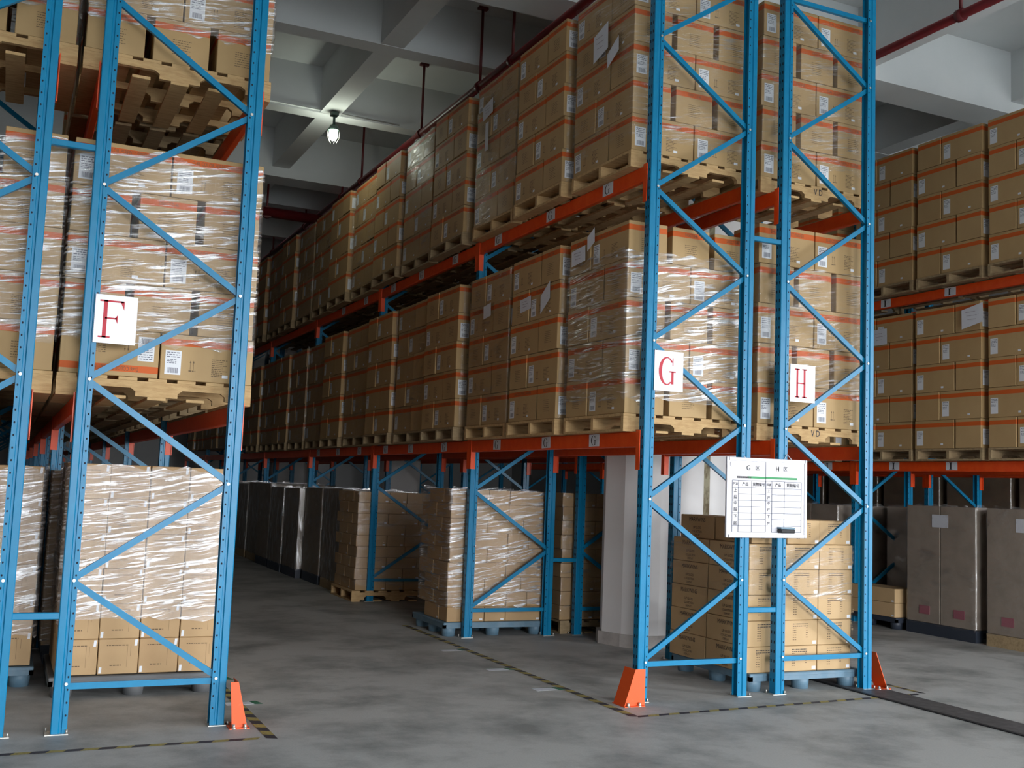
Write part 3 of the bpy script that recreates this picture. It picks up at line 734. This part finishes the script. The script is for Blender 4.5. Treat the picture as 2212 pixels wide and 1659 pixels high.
# F row
fx = F1+D/2-.6-.02
banded_load(fx, 7.20, LV1+PH, 'A', 'rack F lower shelf', FRONT, True, flips={(0, 'fl')})
banded_load(fx+.01, 7.22, LV2+PH, 'B', 'rack F upper shelf', FRONT, True)
ex = E1+D/2-.6+.02
banded_load(ex, 7.20, LV1+PH, 'B', 'lower shelf left of rack F', {'fm', 'fr'}, True)
banded_load(ex, 7.22, LV2+PH, 'B', 'upper shelf left of rack F', {'fm', 'fr'}, True)
wood_pallet(fx, 7.19, LV1, 'wooden pallet at the front of the rack F lower shelf')
wood_pallet(fx+.01, 7.21, LV2, 'wooden pallet at the front of the rack F upper shelf')
wood_pallet(ex, 7.19, LV1, 'wooden pallet on the lower shelf left of rack F')
wood_pallet(ex, 7.21, LV2, 'wooden pallet on the upper shelf left of rack F')
for i in range(1, 12):
    y = YFR[i//3]+.15+1.07*(i % 3)
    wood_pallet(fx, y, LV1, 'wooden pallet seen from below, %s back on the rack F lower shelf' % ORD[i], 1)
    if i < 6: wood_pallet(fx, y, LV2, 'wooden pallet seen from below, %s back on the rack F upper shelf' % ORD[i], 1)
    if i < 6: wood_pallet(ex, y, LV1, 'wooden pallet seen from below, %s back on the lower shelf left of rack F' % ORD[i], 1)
    for k in range(5):
        for (xx, yy, rr, role) in tier(fx, y, 'AB'[(k+i) % 2]):
            if role[1] == 'r' or role[0] == 'f' or k == 0: far_carton(xx, yy, LV1+PH+.002+k*.3, rr)
        if i < 4:
            for (xx, yy, rr, role) in tier(fx, y, 'AB'[(k+i) % 2]):
                if role[0] == 'f' or k == 0: far_carton(xx, yy, LV2+PH+.002+k*.3, rr)
        if i < 4:
            for (xx, yy, rr, role) in tier(ex, y, 'AB'[(k+i) % 2]):
                if role[0] == 'f' or k == 0: far_carton(xx, yy, LV1+PH+.002+k*.3, rr)
# G rows
gx = G1+D/2-.6
LEFT = {'fl', 'bl'}
GY = [YG[i//3]+.125+1.087*(i % 3) for i in range(20)]
for i, y in enumerate(GY):
    nm = 'load %s back on the G %%s shelf' % ORD[i]
    for lv, lw, st in ((LV1, 'lower', 'BABBABABAABABABABABA'[i]), (LV2, 'upper', 'AAABABAABABABABABABA'[i])):
        ind = i < (8 if lw == 'lower' else 7)
        vis = (FRONT | {'bl'}) if i == 0 else LEFT
        dx = (0, -.045, -.02, -.06, -.03, -.07, -.02, -.05, -.01)[i % 9]+random.uniform(-.012, .012)
        banded_load(gx+(dx if i else 0), y, lv+PH, st, 'load %s back on the G %s shelf' % (ORD[i], lw), vis, i < 4, budget=ind, zs=1.02 if ind and lw == 'lower' else 1)
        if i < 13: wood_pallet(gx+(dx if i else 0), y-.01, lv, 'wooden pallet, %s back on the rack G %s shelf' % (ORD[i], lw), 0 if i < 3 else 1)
        else: pass
# H front loads
hx = H1+D/2-.6+.01
for lv, lw in ((LV1, 'lower'), (LV2, 'upper')):
    banded_load(hx, 7.17, lv+PH, 'A', 'front load on the H %s shelf' % lw, FRONT, True, zs=1.13 if lw == 'lower' else 1.035)
    wood_pallet(hx, 7.16, lv, 'pale wooden pallet stencilled VD on the rack H %s shelf' % lw, 0, vd=.62)
for i in range(3, 9):
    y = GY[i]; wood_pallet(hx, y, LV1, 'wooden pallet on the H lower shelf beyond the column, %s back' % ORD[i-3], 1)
    for k in range(5):
        for (xx, yy, rr, role) in tier(hx, y, 'AB'[(k+i) % 2]):
            if role[0] == 'f' or k == 0: far_carton(xx, yy, LV1+PH+.002+k*.3, rr)
# I rows
ix = 9.90
IY = [7.60, 8.665, 9.715, 11.03, 12.1, 13.17, 14.33, 15.4]
for i, y in enumerate(IY):
    for lv, lw in ((LV1+.035, 'lower'), (LV2+.02, 'upper')):
        banded_load(ix+(0 if lw == 'upper' else random.uniform(-.04, .04)), y, lv+PH, 'ABBABAAB'[i] if lw == 'upper' else 'BABABBAB'[i], '%s load from the right on the I %s shelf' % (ORD[i], lw), LEFT, False, budget=i < 3, zs=1.12 if i < 3 else 1)
        wood_pallet(ix, y-.01, lv, 'wooden pallet, %s from the right on the rack I %s shelf' % (ORD[i], lw), 1)
tag(obj('distant_cartons', FARB), 'brown orange-banded cartons massed deep in the racks', 'cartons', None, 'stuff')

# films on the banded loads
def shell(x0, y0, z0, lo, hi, m, label, seed): film_shell(x0-.008, x0+1.208, y0-.01, y0+.985, z0+lo, z0+hi, m, label, seed)
shell(fx, 7.20, LV1+PH, .22, 1.46, FILMH, 'crinkled clear stretch film round the load on the rack F lower shelf', 1)
shell(fx+.01, 7.22, LV2+PH, .22, 1.5, FILMH, 'crinkled clear stretch film round the load on the rack F upper shelf', 2)
shell(ex, 7.20, LV1+PH, .2, 1.46, FILMH, 'crinkled clear stretch film on the lower shelf left of rack F', 3)
shell(ex, 7.22, LV2+PH, .2, 1.5, FILMH, 'crinkled clear stretch film on the upper shelf left of rack F', 4)
shell(hx, 7.17, LV1+PH, .25, 1.35, FILM, 'loose clear stretch film round the load on the H lower shelf', 5)
shell(hx, 7.17, LV2+PH, .15, 1.5, FILM, 'clear stretch film round the load on the H upper shelf', 6)
for i, y in enumerate(GY[:17]):
    for lv, lw in ((LV1, 'lower'), (LV2, 'upper')):
        if i in (1, 2) and lw == 'upper': m_ = FILMT
        m_ = (FILMH if lw == 'lower' else FILM) if i == 0 else FILMD
        shell(gx-.006, y, lv+PH, .12 if i == 0 else 0, 1.3 if (i == 0 and lw == 'lower') else 1.5, m_, 'clear stretch film round load %s back on the G %s shelf' % (ORD[i], lw), 10+i)

# papers taped on the loads
def sheet(x, y0, y1, z0, z1, slant, label, grp='papers taped to the cartons'):
    cy_, cz = (y0+y1)/2, (z0+z1)/2; hw, hh = abs(y1-y0)/2, (z1-z0)/2
    b = MB(); b.add([(-hw, 0, -hh-slant), (hw, 0, -hh+slant), (hw, -.004, hh+slant), (-hw, -.003, hh-slant)], [[0, 1, 2, 3]], PAPER)
    b.add([(-hw, .0012, -hh-slant), (hw, .0012, -hh+slant), (hw, -.0028, hh+slant), (-hw, -.0018, hh-slant)], [[3, 2, 1, 0]], PAPER)
    t = thing('paper_sheet', label, 'paper', (x, cy_, cz), (0, 0, R(-90)), grp)
    obj('paper', b, t)
    if hw > .09:
        l = MB()
        for k in range(3): dashes(l, -hw*(.6-.1*k), hw*(.35+.1*(k % 2)), hh*.45-k*hh*.4, .006, PINKISH, -.006, k)
        obj('handwriting', l, t)
sx_ = gx-.03
sheet(sx_, 7.50, 7.74, 5.20, 5.43, .03, 'big white paper sheet on the nearest upper G load')
sheet(sx_, 7.32, 7.50, 5.10, 5.22, .05, 'slanted white paper strip beside the big sheet, nearest upper G load')
sheet(sx_, 8.34, 8.60, 5.09, 5.31, .06, 'white paper sheet on the second upper G load')
sheet(sx_, 9.85, 10.10, 5.39, 5.54, .02, 'white paper sheet near the top of the third upper G load')
sheet(sx_, 9.94, 10.02, 5.03, 5.33, 0, 'long narrow paper strip hanging on the third upper G load')
sheet(sx_, 7.77, 8.01, 3.47, 3.60, .01, 'printed white paper on the nearest lower G load')
sheet(sx_, 7.62, 7.74, 3.58, 3.70, .03, 'pointed paper scrap at the top of the nearest lower G load')
sheet(sx_, 8.78, 9.01, 3.20, 3.32, .01, 'printed white paper on the second lower G load')
sheet(sx_, 8.40, 8.58, 3.19, 3.35, .06, 'slanted paper strip on the second lower G load')
sheet(sx_, 9.69, 9.87, 3.25, 3.38, .01, 'printed white paper on the third lower G load')
sheet(9.84, 8.59, 8.89, 3.60, 3.82, .03, 'crumpled white paper sheet on the middle lower I load')
sheet(9.84, 10.05, 10.3, 3.52, 3.72, 0, 'white paper sheet on the lower I load just right of the H post')

# ---------------------------------------------------------------- small plain cartons on the floor
BM = {}
def plain_mesh(w_, d, h, m, style):
    k = (w_, d, h, m.name, style)
    if k in BM: return BM[k]
    b = MB().box(-w_/2, w_/2, -d/2, d/2, 0, h, m, .004)
    ch = []
    y = -d/2-.0008
    if style == 'small':        # white tapes at two corners and a few words
        s_ = MB()
        s_.add([(w_/2-.03, y, h-.05), (w_/2-.012, y, h-.05), (w_/2-.008, y, h-.006), (w_/2-.026, y, h-.006)], [[0, 1, 2, 3]], STICKER)
        s_.add([(-w_/2+.008, y, .008), (-w_/2+.026, y, .008), (-w_/2+.028, y, .05), (-w_/2+.01, y, .05)], [[0, 1, 2, 3]], STICKER)
        ch.append(('tape_strips', s_.mesh('tape_strips')))
        s_ = MB()
        for kk in range(1): dashes(s_, -w_*.3, w_*.25, h*.82, .006, INKSOFT, y, 3)
        dashes(s_, -w_*.2, w_*.1, h*.25, .007, INKSOFT, y, 5)
        s_.box(w_*.22, w_*.225, y, y+.0003, h*.2, h*.8, INKSOFT); s_.box(w_*.30, w_*.305, y, y+.0003, h*.5, h*.8, INKSOFT)
        ch.append(('lettering', s_.mesh('lettering')))
    elif style == 'dot':
        s_ = MB(); s_.add([(w_/2-.055, y, .012), (w_/2-.018, y, .012), (w_/2-.018, y, .030), (w_/2-.055, y, .030)], [[0, 1, 2, 3]], STICKER)
        ch.append(('small_sticker', s_.mesh('small_sticker')))
    elif style == 'spec':
        s_ = MB(); s_.add([(w_/2-.05, y, .01), (w_/2-.012, y, .01), (w_/2-.012, y, .036), (w_/2-.05, y, .036)], [[0, 1, 2, 3]], STICKER)
        ch.append(('small_sticker', s_.mesh('small_sticker')))
        s_ = MB()
        for kk in range(2): dashes(s_, -w_*.22, w_*.22, h*.86-kk*.018, .006, INK, y, 9+kk)
        for kk in range(6): dashes(s_, -w_*.22, -w_*.12, h*.70-kk*.019, .006, INKSOFT, y, 30+kk)
        for kk in range(5): dashes(s_, w_*.16, w_*.22, h*.70-kk*.019, .005, INKSOFT, y, 50+kk)
        ch.append(('lettering', s_.mesh('lettering')))
    elif style == 'brand':
        s_ = MB()
        for tx, sz, zz in (('MARKWINS', .05, .78), ('LIP GLOSS', .026, .50), ('COLLECTION', .024, .36), ('DISPLAY', .024, .22)):
            q = text_mb(tx, sz, INK, squeeze=.9, bold=.0004); q.v = [(x-.02, y, z+h*zz) for x, _, z in q.v]; merge(s_, q)
        ch.append(('lettering', s_.mesh('lettering')))
    BM[k] = (b.mesh('carton'), ch); return BM[k]
def plain(x, y, z, rot, w_, d, h, m, style, label, group):
    me, ch = plain_mesh(w_, d, h, m, style)
    o = tag(obj('plain_carton', me, None, (x, y, z), (0, 0, rot)), label, 'carton', group)
    for n_, c_ in ch: obj(n_, c_, o)
    return o
TN = ['bottom', 'second', 'third', 'fourth', 'fifth', 'sixth', 'seventh', 'eighth', 'top']
CN = {4: ['left', 'centre-left', 'centre-right', 'right'], 3: ['left', 'middle', 'right'], 2: ['left', 'right'], 5: ['far left', 'left', 'middle', 'right', 'far right']}
# under rack F: four columns by six tiers, two deep
fy = 8.12
for r_ in range(6):
    for c_ in range(4):
        plain(.405+.136+c_*.273, fy+.19, .150+r_*.2445, random.uniform(-.012, .012), .267, .37, .2425, PLAIN, 'small', 'plain brown carton under rack F, %s tier, %s column' % (TN[r_] if r_ < 5 else 'top', CN[4][c_]), 'plain cartons on the floor under rack F')
mass = MB()
for c_ in range(4): mass.box(.408+c_*.273, .408+c_*.273+.266, fy+.39, fy+.99, .151, .151+6*.2445, PLAIN)
tag(obj('rear_cartons', mass), 'plain brown cartons standing behind the front ones under rack F', 'cartons', None, 'stuff')
plastic_pallet(.37, fy-.03, 'dark grey plastic pallet under the plain cartons of rack F', 1.13, 1.05, m=GPLASTIC)
film_shell(.395, 1.51, fy-.012, fy+1.0, .52, 1.60, FILMX, 'bright crinkled stretch film round the plain cartons under rack F', 41, .01)
# stacks left of it
for r_ in range(6):
    for c_ in range(2):
        plain(-.455+c_*.36+.18, 8.60+.19, .15+r_*.239, random.uniform(-.02, .02), .35, .37, .237, PLAIN, 'small', 'plain brown carton on blue pallet left of rack F, %s tier, %s column' % (TN[r_] if r_ < 5 else 'top', CN[2][c_]), 'plain cartons left of rack F')
plastic_pallet(-.88, 8.57, 'blue plastic pallet partly cut off at the left edge', 1.17, 1.0)
film_shell(-.48, .28, 8.585, 9.05, .35, 1.56, FILMX, 'loose stretch film round the leftmost plain cartons', 42, .012)
for j in range(1, 4):
    for sd, (xa, xb) in enumerate(((-.95, .10), (.36, 1.40))):
        y0 = 9.55+j*1.12-1.12+(.35 if sd == 0 else 0)+(.3 if j == 3 else 0)
        t = thing('wrapped_load', 'film-wrapped stack on the floor %s, %s one behind the front stack' % ('under rack F' if sd else 'left of rack F', ORD[j-1]), 'wrapped load', ((xa+xb)/2, y0+.48, 0))
        b = MB()
        for r_ in range(6):
            for c_ in range(4): b.box(-(xb-xa)/2+c_*(xb-xa)/4+.003, -(xb-xa)/2+(c_+1)*(xb-xa)/4-.003, -.48, .48, .15+r_*.235, .15+(r_+1)*.235-.004, PLAIN)
        obj('carton_stack', b, t); obj('pallet_base', MB().box(-.52, .52, -.48, .48, .10, .148, DPLASTIC).box(-.5, -.38, -.46, .46, 0, .10, DPLASTIC).box(-.06, .06, -.46, .46, 0, .10, DPLASTIC).box(.38, .5, -.46, .46, 0, .10, DPLASTIC), t)
        f_ = film_shell(-(xb-xa)/2-.01, (xb-xa)/2+.01, -.49, .49, .15, 1.58, FILMH, None, 50+j); f_.parent = t; f_.name = 'film'; f_.location = (0, 0, .15); del f_['category']

# second bay of G: nine tiers on a blue pallet
def small_stack(x0, y0, z0, tiers, h, pattern, m, side_depths, nm, grp, sides=True, dk=MB):
    """pattern: per parity list of front widths"""
    for r_ in range(tiers):
        ws = pattern[r_ % len(pattern)]; x = x0+random.uniform(-.012, .012); jx = x; 
        for c_, w_ in enumerate(ws):
            d = .42 if w_ < .3 else .24
            plain(x+w_/2, y0+d/2, z0+r_*h, random.uniform(-.008, .008), w_-.006, d-.006, h-.003, m, 'dot', 'small plain carton, %s tier, %s from the left of the end face, %s' % (TN[r_] if r_ < tiers-1 else 'top', ORD[c_], nm), grp); x += w_
        if sides:
            first_d = .42 if ws[0] < .3 else .24
            y = y0+first_d; k = 0
            for d in side_depths:
                if y+d > y0+1.0: break
                plain(jx+.12, y+d/2, z0+r_*h, R(-90), d-.006, .238, h-.003, m, 'dot', 'small plain carton, %s tier, %s along the left side, %s' % (TN[r_] if r_ < tiers-1 else 'top', ORD[k], nm), grp); y += d; k += 1
p_ = [[.425, .245, .425], [.245, .425, .245, .18], [.425, .425, .245], [.245, .425, .425]]
small_stack(4.235, 10.46, .147, 9, .153, p_, PLAIN, (.42, .38), 'second G bay', 'small cartons in the second bay of rack G')
plastic_pallet(4.20, 10.43, 'blue plastic pallet under the nine-tier carton stack, second G bay', 1.18, .95)
film_shell(4.215, 5.355, 10.445, 11.29, .3, 1.53, FILMH, 'clear stretch film round the nine-tier carton stack, second G bay', 43, .012)
small_stack(5.56, 10.46, .147, 9, .153, p_, PLAIN, (), 'second H bay', 'small cartons in the second bay of rack H', sides=False)
wood_pallet(5.56, 10.44, 0, 'wooden pallet on the floor in the second H bay', 1)
film_shell(5.54, 6.70, 10.445, 11.4, .2, 1.53, FILMD, 'clear stretch film round the stack left of the white column', 44)
small_stack(4.22, 13.66, .142, 9, .143, p_, PLAIN, (.42, .30), 'third G bay', 'small cartons in the third bay of rack G')
wood_pallet(4.18, 13.62, 0, 'wooden pallet under the carton stack in the third G bay')
film_shell(4.20, 5.34, 13.645, 14.5, .2, 1.44, FILMD, 'clear stretch film round the carton stack in the third G bay', 45)
# farther wrapped loads on the G floor
def wrapped(x0, x1, y0, y1, z0, z1, m, film, label, seed, seams=(2, 1), base=DPLASTIC, pink=False):
    t = thing('wrapped_load', label, 'wrapped load', ((x0+x1)/2, (y0+y1)/2, 0)); a, c_ = (x1-x0)/2, (y1-y0)/2
    b = MB(); nx, ny = seams
    for i in range(nx):
        for j in range(ny): b.box(-a+2*a*i/nx+.004, -a+2*a*(i+1)/nx-.004, -c_+2*c_*j/ny+.004, -c_+2*c_*(j+1)/ny-.004, z0, z1, m, .006)
    obj('tall_cartons', b, t)
    bb = MB().box(-a, a, -c_, c_, z0-.03, z0-.002, base)
    for q in (-1, 0, 1): bb.box(q*(a-.06)-.06, q*(a-.06)+.06, -c_, c_, 0, z0-.03, base)
    obj('pallet_base', bb, t)
    if pink:
        for j in range(ny): yy = -c_+2*c_*(j+.3)/ny; obj('pink_label', MB().box(-a-.002, -a+.003, yy, yy+.16, z0+.10, z0+.20, PINK), t)
        obj('paper_label', MB().box(-a-.002, -a+.003, -.12, .12, z1-.25, z1-.10, PAPER), t)
    f_ = film_shell(-a-.008, a+.008, -c_-.008, c_+.008, z0, z1+.01, film, None, seed); f_.parent = t; f_.name = 'film'; f_.location = (0, 0, z0); del f_['category']
for i in range(12):
    y0 = 14.72+i*1.08
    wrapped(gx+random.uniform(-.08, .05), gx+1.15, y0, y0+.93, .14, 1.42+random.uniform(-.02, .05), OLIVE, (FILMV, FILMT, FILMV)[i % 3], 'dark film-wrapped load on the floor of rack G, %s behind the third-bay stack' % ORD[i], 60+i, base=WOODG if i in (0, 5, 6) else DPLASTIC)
# rack I floor
wrapped(10.10, 11.15, 7.75, 8.78, .14, 1.53, GREYBOX, FILMT, 'grey film-wrapped tall cartons at the right edge, floor of rack I', 80, (1, 2), pink=True, base=WOODG)
wrapped(10.10, 11.15, 8.93, 9.97, .14, 1.53, GREYBOX, FILMT, 'grey film-wrapped tall cartons, second from the right, floor of rack I', 81, (1, 2), pink=True)
for c_ in range(2):
    for r_ in range(2):
        plain(10.2, 10.33+c_*.52, .145+r_*.175, R(-90), .50, .36, .172, TAN, 'dot', 'low brown carton on the rack I floor, %s tier, %s' % (('lower', 'upper')[r_], ('nearer', 'farther')[c_]), 'low cartons on the floor of rack I')
plastic_pallet(10.02, 10.05, 'dark pallet under the low cartons on the rack I floor', 1.1, 1.05, DPLASTIC)
wrapped(10.78, 11.2, 10.1, 11.0, .14, 1.50, GREYBOX, FILMT, 'grey wrapped load standing behind the low cartons, floor of rack I', 82, (1, 2))
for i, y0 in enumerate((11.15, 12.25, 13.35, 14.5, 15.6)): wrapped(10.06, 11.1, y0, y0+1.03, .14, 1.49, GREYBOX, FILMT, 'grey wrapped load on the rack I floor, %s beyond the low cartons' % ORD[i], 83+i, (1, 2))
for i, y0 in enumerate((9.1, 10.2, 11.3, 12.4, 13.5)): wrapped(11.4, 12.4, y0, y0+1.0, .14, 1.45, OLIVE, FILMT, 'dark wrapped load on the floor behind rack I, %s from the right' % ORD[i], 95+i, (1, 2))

for i in range(9):  # invented loads, screening off the daylit right wall so the gap stays dark
    y0 = 8.6+i*1.35; wrapped(13.5, 14.6, y0, y0+1.2, .14, 2.15, OLIVE, FILMT, 'tall dark wrapped load added to darken the gap behind rack I, %s from the right' % ORD[i], 110+i, (1, 2))
# the branded carton pile in front of the column
bx, by, bz = 5.50, 7.13, .147
for r_ in range(5):
    for c_ in range(3):
        if r_ == 4 and c_ == 0: pass
        plain(bx+.18+c_*.365+.004*r_, by+.275, bz+r_*.207, random.uniform(-.012, .012), .36, .55, .204, TAN, 'spec', 'tan carton with white sticker, %s tier, %s column of the front face, under rack H' % (TN[r_] if r_ < 4 else 'fifth', CN[3][c_]), 'tan cartons on the blue pallet under rack H')
# the long sides seen from the aisle carry bold printing: child print on the left faces
SIDE = text_mb('MARKWINS', .052, INK, squeeze=.9)
for tx, sz, zz in (('LIP GLOSS', .03, -.07), ('COLLECTION', .026, -.105), ('DISPLAY', .026, -.135)): merge(SIDE, text_mb(tx, sz, INK, squeeze=.9), Matrix.Translation((.0, 0, zz)))
SIDE = SIDE.mesh('lettering')
for o in [o for o in bpy.data.objects if o.get('group') == 'tan cartons on the blue pallet under rack H' and 'left column' in o['label']]:
    obj('lettering', SIDE, o, (-.1806, .0, .16), (0, 0, R(-90)))
for r_ in range(5):
    o = plain(bx+.18+.004*r_, by+.83+.0, bz+r_*.207, random.uniform(-.01, .01), .36, .53, .204, TAN, 'spec', 'tan carton, %s tier, rear of the aisle side, pallet under rack H' % (TN[r_] if r_ < 4 else 'fifth'), 'tan cartons on the blue pallet under rack H')
    obj('lettering', SIDE, o, (-.1806, .0, .16), (0, 0, R(-90)))
b = MB()
for r_ in range(5): b.box(bx+.37, bx+1.08, by+.57, by+1.08, bz+r_*.207, bz+r_*.207+.204, TAN)
tag(obj('rear_cartons', b), 'tan cartons hidden at the back of the pallet under rack H', 'cartons', None, 'stuff')
zt_ = bz+5*.207
for c_, (x_, y_, rt_) in enumerate(((bx+.26, by+.28, 0), (bx+.63, by+.28, 0), (bx+.99, by+.28, 0), (bx+.26, by+.80, 0))):
    if c_ == 2: x_ -= .02
    o = plain(x_-.03, y_, zt_, rt_+random.uniform(-.02, .02), .34, .50, .20, TAN, 'spec', 'tan carton on the top layer, %s, pile under rack H' % ('front left', 'front middle', 'front right', 'rear left')[c_], 'tan cartons on the blue pallet under rack H')
    if c_ in (0, 3): obj('lettering', SIDE, o, (-.1706, .0, .16), (0, 0, R(-90)))
plastic_pallet(5.52, 7.10, 'blue plastic pallet under the tan cartons of rack H', 1.16, 1.12, rot=0)
# loose film on that pile
b = MB(); rn = random.Random(5); nx, nz = 8, 14
vs = []
for k in range(nz+1):
    for i in range(nx+1):
        u, v = i/nx, k/nz; x = bx+1.085+.035*math.sin(v*9+u*3)*u+.03*u; y = by-.02+.32*u; z = .13+v*1.0; vs.append((x+rn.uniform(0, .02), y+rn.uniform(-.01, .01), z))
b.add(vs, [[k*(nx+1)+i, k*(nx+1)+i+1, (k+1)*(nx+1)+i+1, (k+1)*(nx+1)+i] for k in range(nz) for i in range(nx)], FILMH, True)
tag(obj('torn_film', b), 'torn clear film hanging down the right side of the tan cartons', 'plastic film')
film_shell(bx-.012, bx+1.11, by-.014, by+1.1, .72, 1.16, FILM, 'band of clear film round the upper tan cartons under rack H', 47, .012)

# ---------------------------------------------------------------- floor tape
def tape(x0, y0, x1, y1, label, w_=.05, step=.085):
    L_ = math.hypot(x1-x0, y1-y0); ux, uy = (x1-x0)/L_, (y1-y0)/L_; n = int(L_/step); b = MB(); sk = .03
    for i in range(n):
        a, c_ = i*step, (i+1)*step; m = YTAPE if i % 2 else KTAPE; P = []
        for s_, q in ((a, -1), (c_, -1), (c_, 1), (a, 1)):
            s2 = s_+q*sk/2; P.append((x0+ux*s2-uy*q*w_/2, y0+uy*s2+ux*q*w_/2, .0015))
        b.add(P, [[0, 1, 2, 3]], m)
    tag(obj('hazard_tape', b), label, 'floor tape')
tape(1.575, 6.60, 1.575, 11.4, 'yellow and black floor tape along the aisle edge of rack F', .065, .10)
tape(-3, 6.62, 1.575, 6.62, 'worn yellow and black floor tape across the front of rack F', step=.09)
tape(4.11, 6.56, 4.11, 11.4, 'yellow and black floor tape along the aisle edge of rack G', .065, .10)
tape(4.13, 6.55, 6.97, 6.70, 'worn yellow and black floor tape across the front of racks G and H', step=.09)
tape(6.99, 6.72, 6.99, 9, 'yellow and black floor tape right of rack H')
def mark(x, y, label, rot=0):
    t = thing('floor_marker', label, 'floor marking', (x, y, .001), (0, 0, rot))
    obj('white_patch', MB().box(-.13, .08, -.05, .05, 0, .0008, PAPER), t); obj('green_stripe', MB().add([(.06, -.055, .0012), (.12, -.055, .0012), (.09, .055, .0012), (.04, .055, .0012)], [[0, 1, 2, 3]], GREENT).add([(-.13, .045, .0012), (.07, .045, .0012), (.07, .055, .0012), (-.13, .055, .0012)], [[0, 1, 2, 3]], GREENT), t)
mark(1.62, 7.66, 'small white and green floor marker beyond the F guard')
mark(1.60, 8.6, 'second small green floor marker farther along rack F')
mark(3.98, 7.62, 'faded white and green floor marker beside the G floor tape, nearest')
mark(3.98, 8.53, 'faded white and green floor marker beside the G floor tape, middle one')
mark(3.98, 9.6, 'faded white and green floor marker beside the G floor tape, farthest')

# ---------------------------------------------------------------- pipes and lamp
def pipe(name, p0, p1, r, rods, label, m=PIPE, couplings=()):
    t = thing(name, label, 'pipe', p0)
    P0, P1 = Vector(p0), Vector(p1); obj('pipe_run', MB().tube((0, 0, 0), P1-P0, r, m, 14), t)
    for (x, y, z, zt) in rods:
        b = MB().tube((x-p0[0], y-p0[1], z-p0[2]), (x-p0[0], y-p0[1], zt-p0[2]), .018 if r > .03 else .012, m, 8)
        b.tube((x-p0[0], y-p0[1]-.035, z-p0[2]), (x-p0[0], y-p0[1]+.035, z-p0[2]), r+.016, m, 14)
        if zt > 7: b.box(x-p0[0]-.06, x-p0[0]+.06, y-p0[1]-.03, y-p0[1]+.03, zt-p0[2]-.03, zt-p0[2], m)
        obj('hanger_rod', b, t)
    return t
ys = [9.2+2.18*k for k in range(10)]
def rodtop(y):
    for yb in (11.55, 14.21, 19.53, 22.19, 27.51, 30.17):
        if yb-.05 < y < yb+.31: return 6.6
    if 17.1 < y < 17.7 or 9.15 < y < 9.75: return 6.45
    return ZC
pipe('sprinkler_pipe', (4.74, -7.4, 6.27), (4.74, 33.8, 6.27), .05, [(4.74, y, 6.27, rodtop(y)) for y in (6.2, 8.3, 10.47, 11.28+.1, 13.37, 16.07, 16.96+.2, 19.6, 22.3, 25.4)], 'dark red sprinkler pipe hanging over the tops of the G loads')
pipe('sprinkler_pipe', (7.93, -7.4, 6.22), (7.93, 33.8, 6.22), .045, [(7.93, y, 6.22, rodtop(y)) for y in (4.2, 7.17, 10.3, 13.3)], 'dark red sprinkler pipe over the aisle between racks H and I')
pipe('main_pipe', (-6.9, 17.35, 5.95), (4.72, 17.75, 5.98), .085, [(3.5, 17.7, 5.97, 6.45), (3.62, 17.7, 5.97, 6.45), (.5, 17.6, 5.97, 6.45)], 'thick dark red pipe crossing the far end of the aisle')
pipe('sprinkler_pipe', (1.9, 24.0, 6.1), (4.72, 24.0, 6.1), .03, [(3.4, 24.0, 6.1, 7.25), (2.8, 24.0, 6.1, 7.25)], 'thin dark pipe far down the aisle under the ceiling')
t = thing('ceiling_lamp', 'lit caged bulb lamp hanging from the ceiling beam crossing', 'lamp', (3.72, 14.08, 6.6))
obj('mounting_box', MB().box(-.05, .05, -.05, .05, -.06, 0, LAMPB, .008), t)
obj('lamp_stem', MB().tube((0, 0, -.20), (0, 0, -.05), .018, LAMPB, 10), t)
obj('lamp_housing', MB().tube((0, 0, -.26), (0, 0, -.19), .075, LAMPB, 16, .05), t)
def lathe(pr, m, n=20):
    b = MB(); vs = [(r_*math.cos(2*math.pi*i/n), r_*math.sin(2*math.pi*i/n), z) for r_, z in pr for i in range(n)]
    b.add(vs, [[k*n+i, k*n+(i+1) % n, (k+1)*n+(i+1) % n, (k+1)*n+i] for k in range(len(pr)-1) for i in range(n)], m, True); return b
obj('glass_bulb', lathe([(.002, -.40), (.028, -.397), (.05, -.38), (.062, -.345), (.063, -.31), (.056, -.27), (.05, -.262)], LAMPG), t)
b = MB()
for k in range(6):
    a = k*math.pi/3
    for (r0, z0), (r1, z1) in (((.082, -.26), (.084, -.36)), ((.084, -.36), (.045, -.435))): b.tube((r0*math.cos(a), r0*math.sin(a), z0), (r1*math.cos(a), r1*math.sin(a), z1), .003, ZINC, 5)
obj('wire_cage', b, t)
l = bpy.data.lights.new('bulb_light', 'POINT'); l.energy = 40; l.color = (.93, 1, .84); l.shadow_soft_size = .08
lo = bpy.data.objects.new('bulb_light', l); COL.objects.link(lo); lo.location = (3.72, 14.08, 6.24)
tag(obj('conduit', MB().tube((-6.9, 14.19, 6.63), (4.7, 14.19, 6.63), .012, CEIL, 8)), 'thin painted conduit running along the beam by the lamp', 'conduit')
print('individual banded cartons', NB[0], 'objects', len(bpy.data.objects))
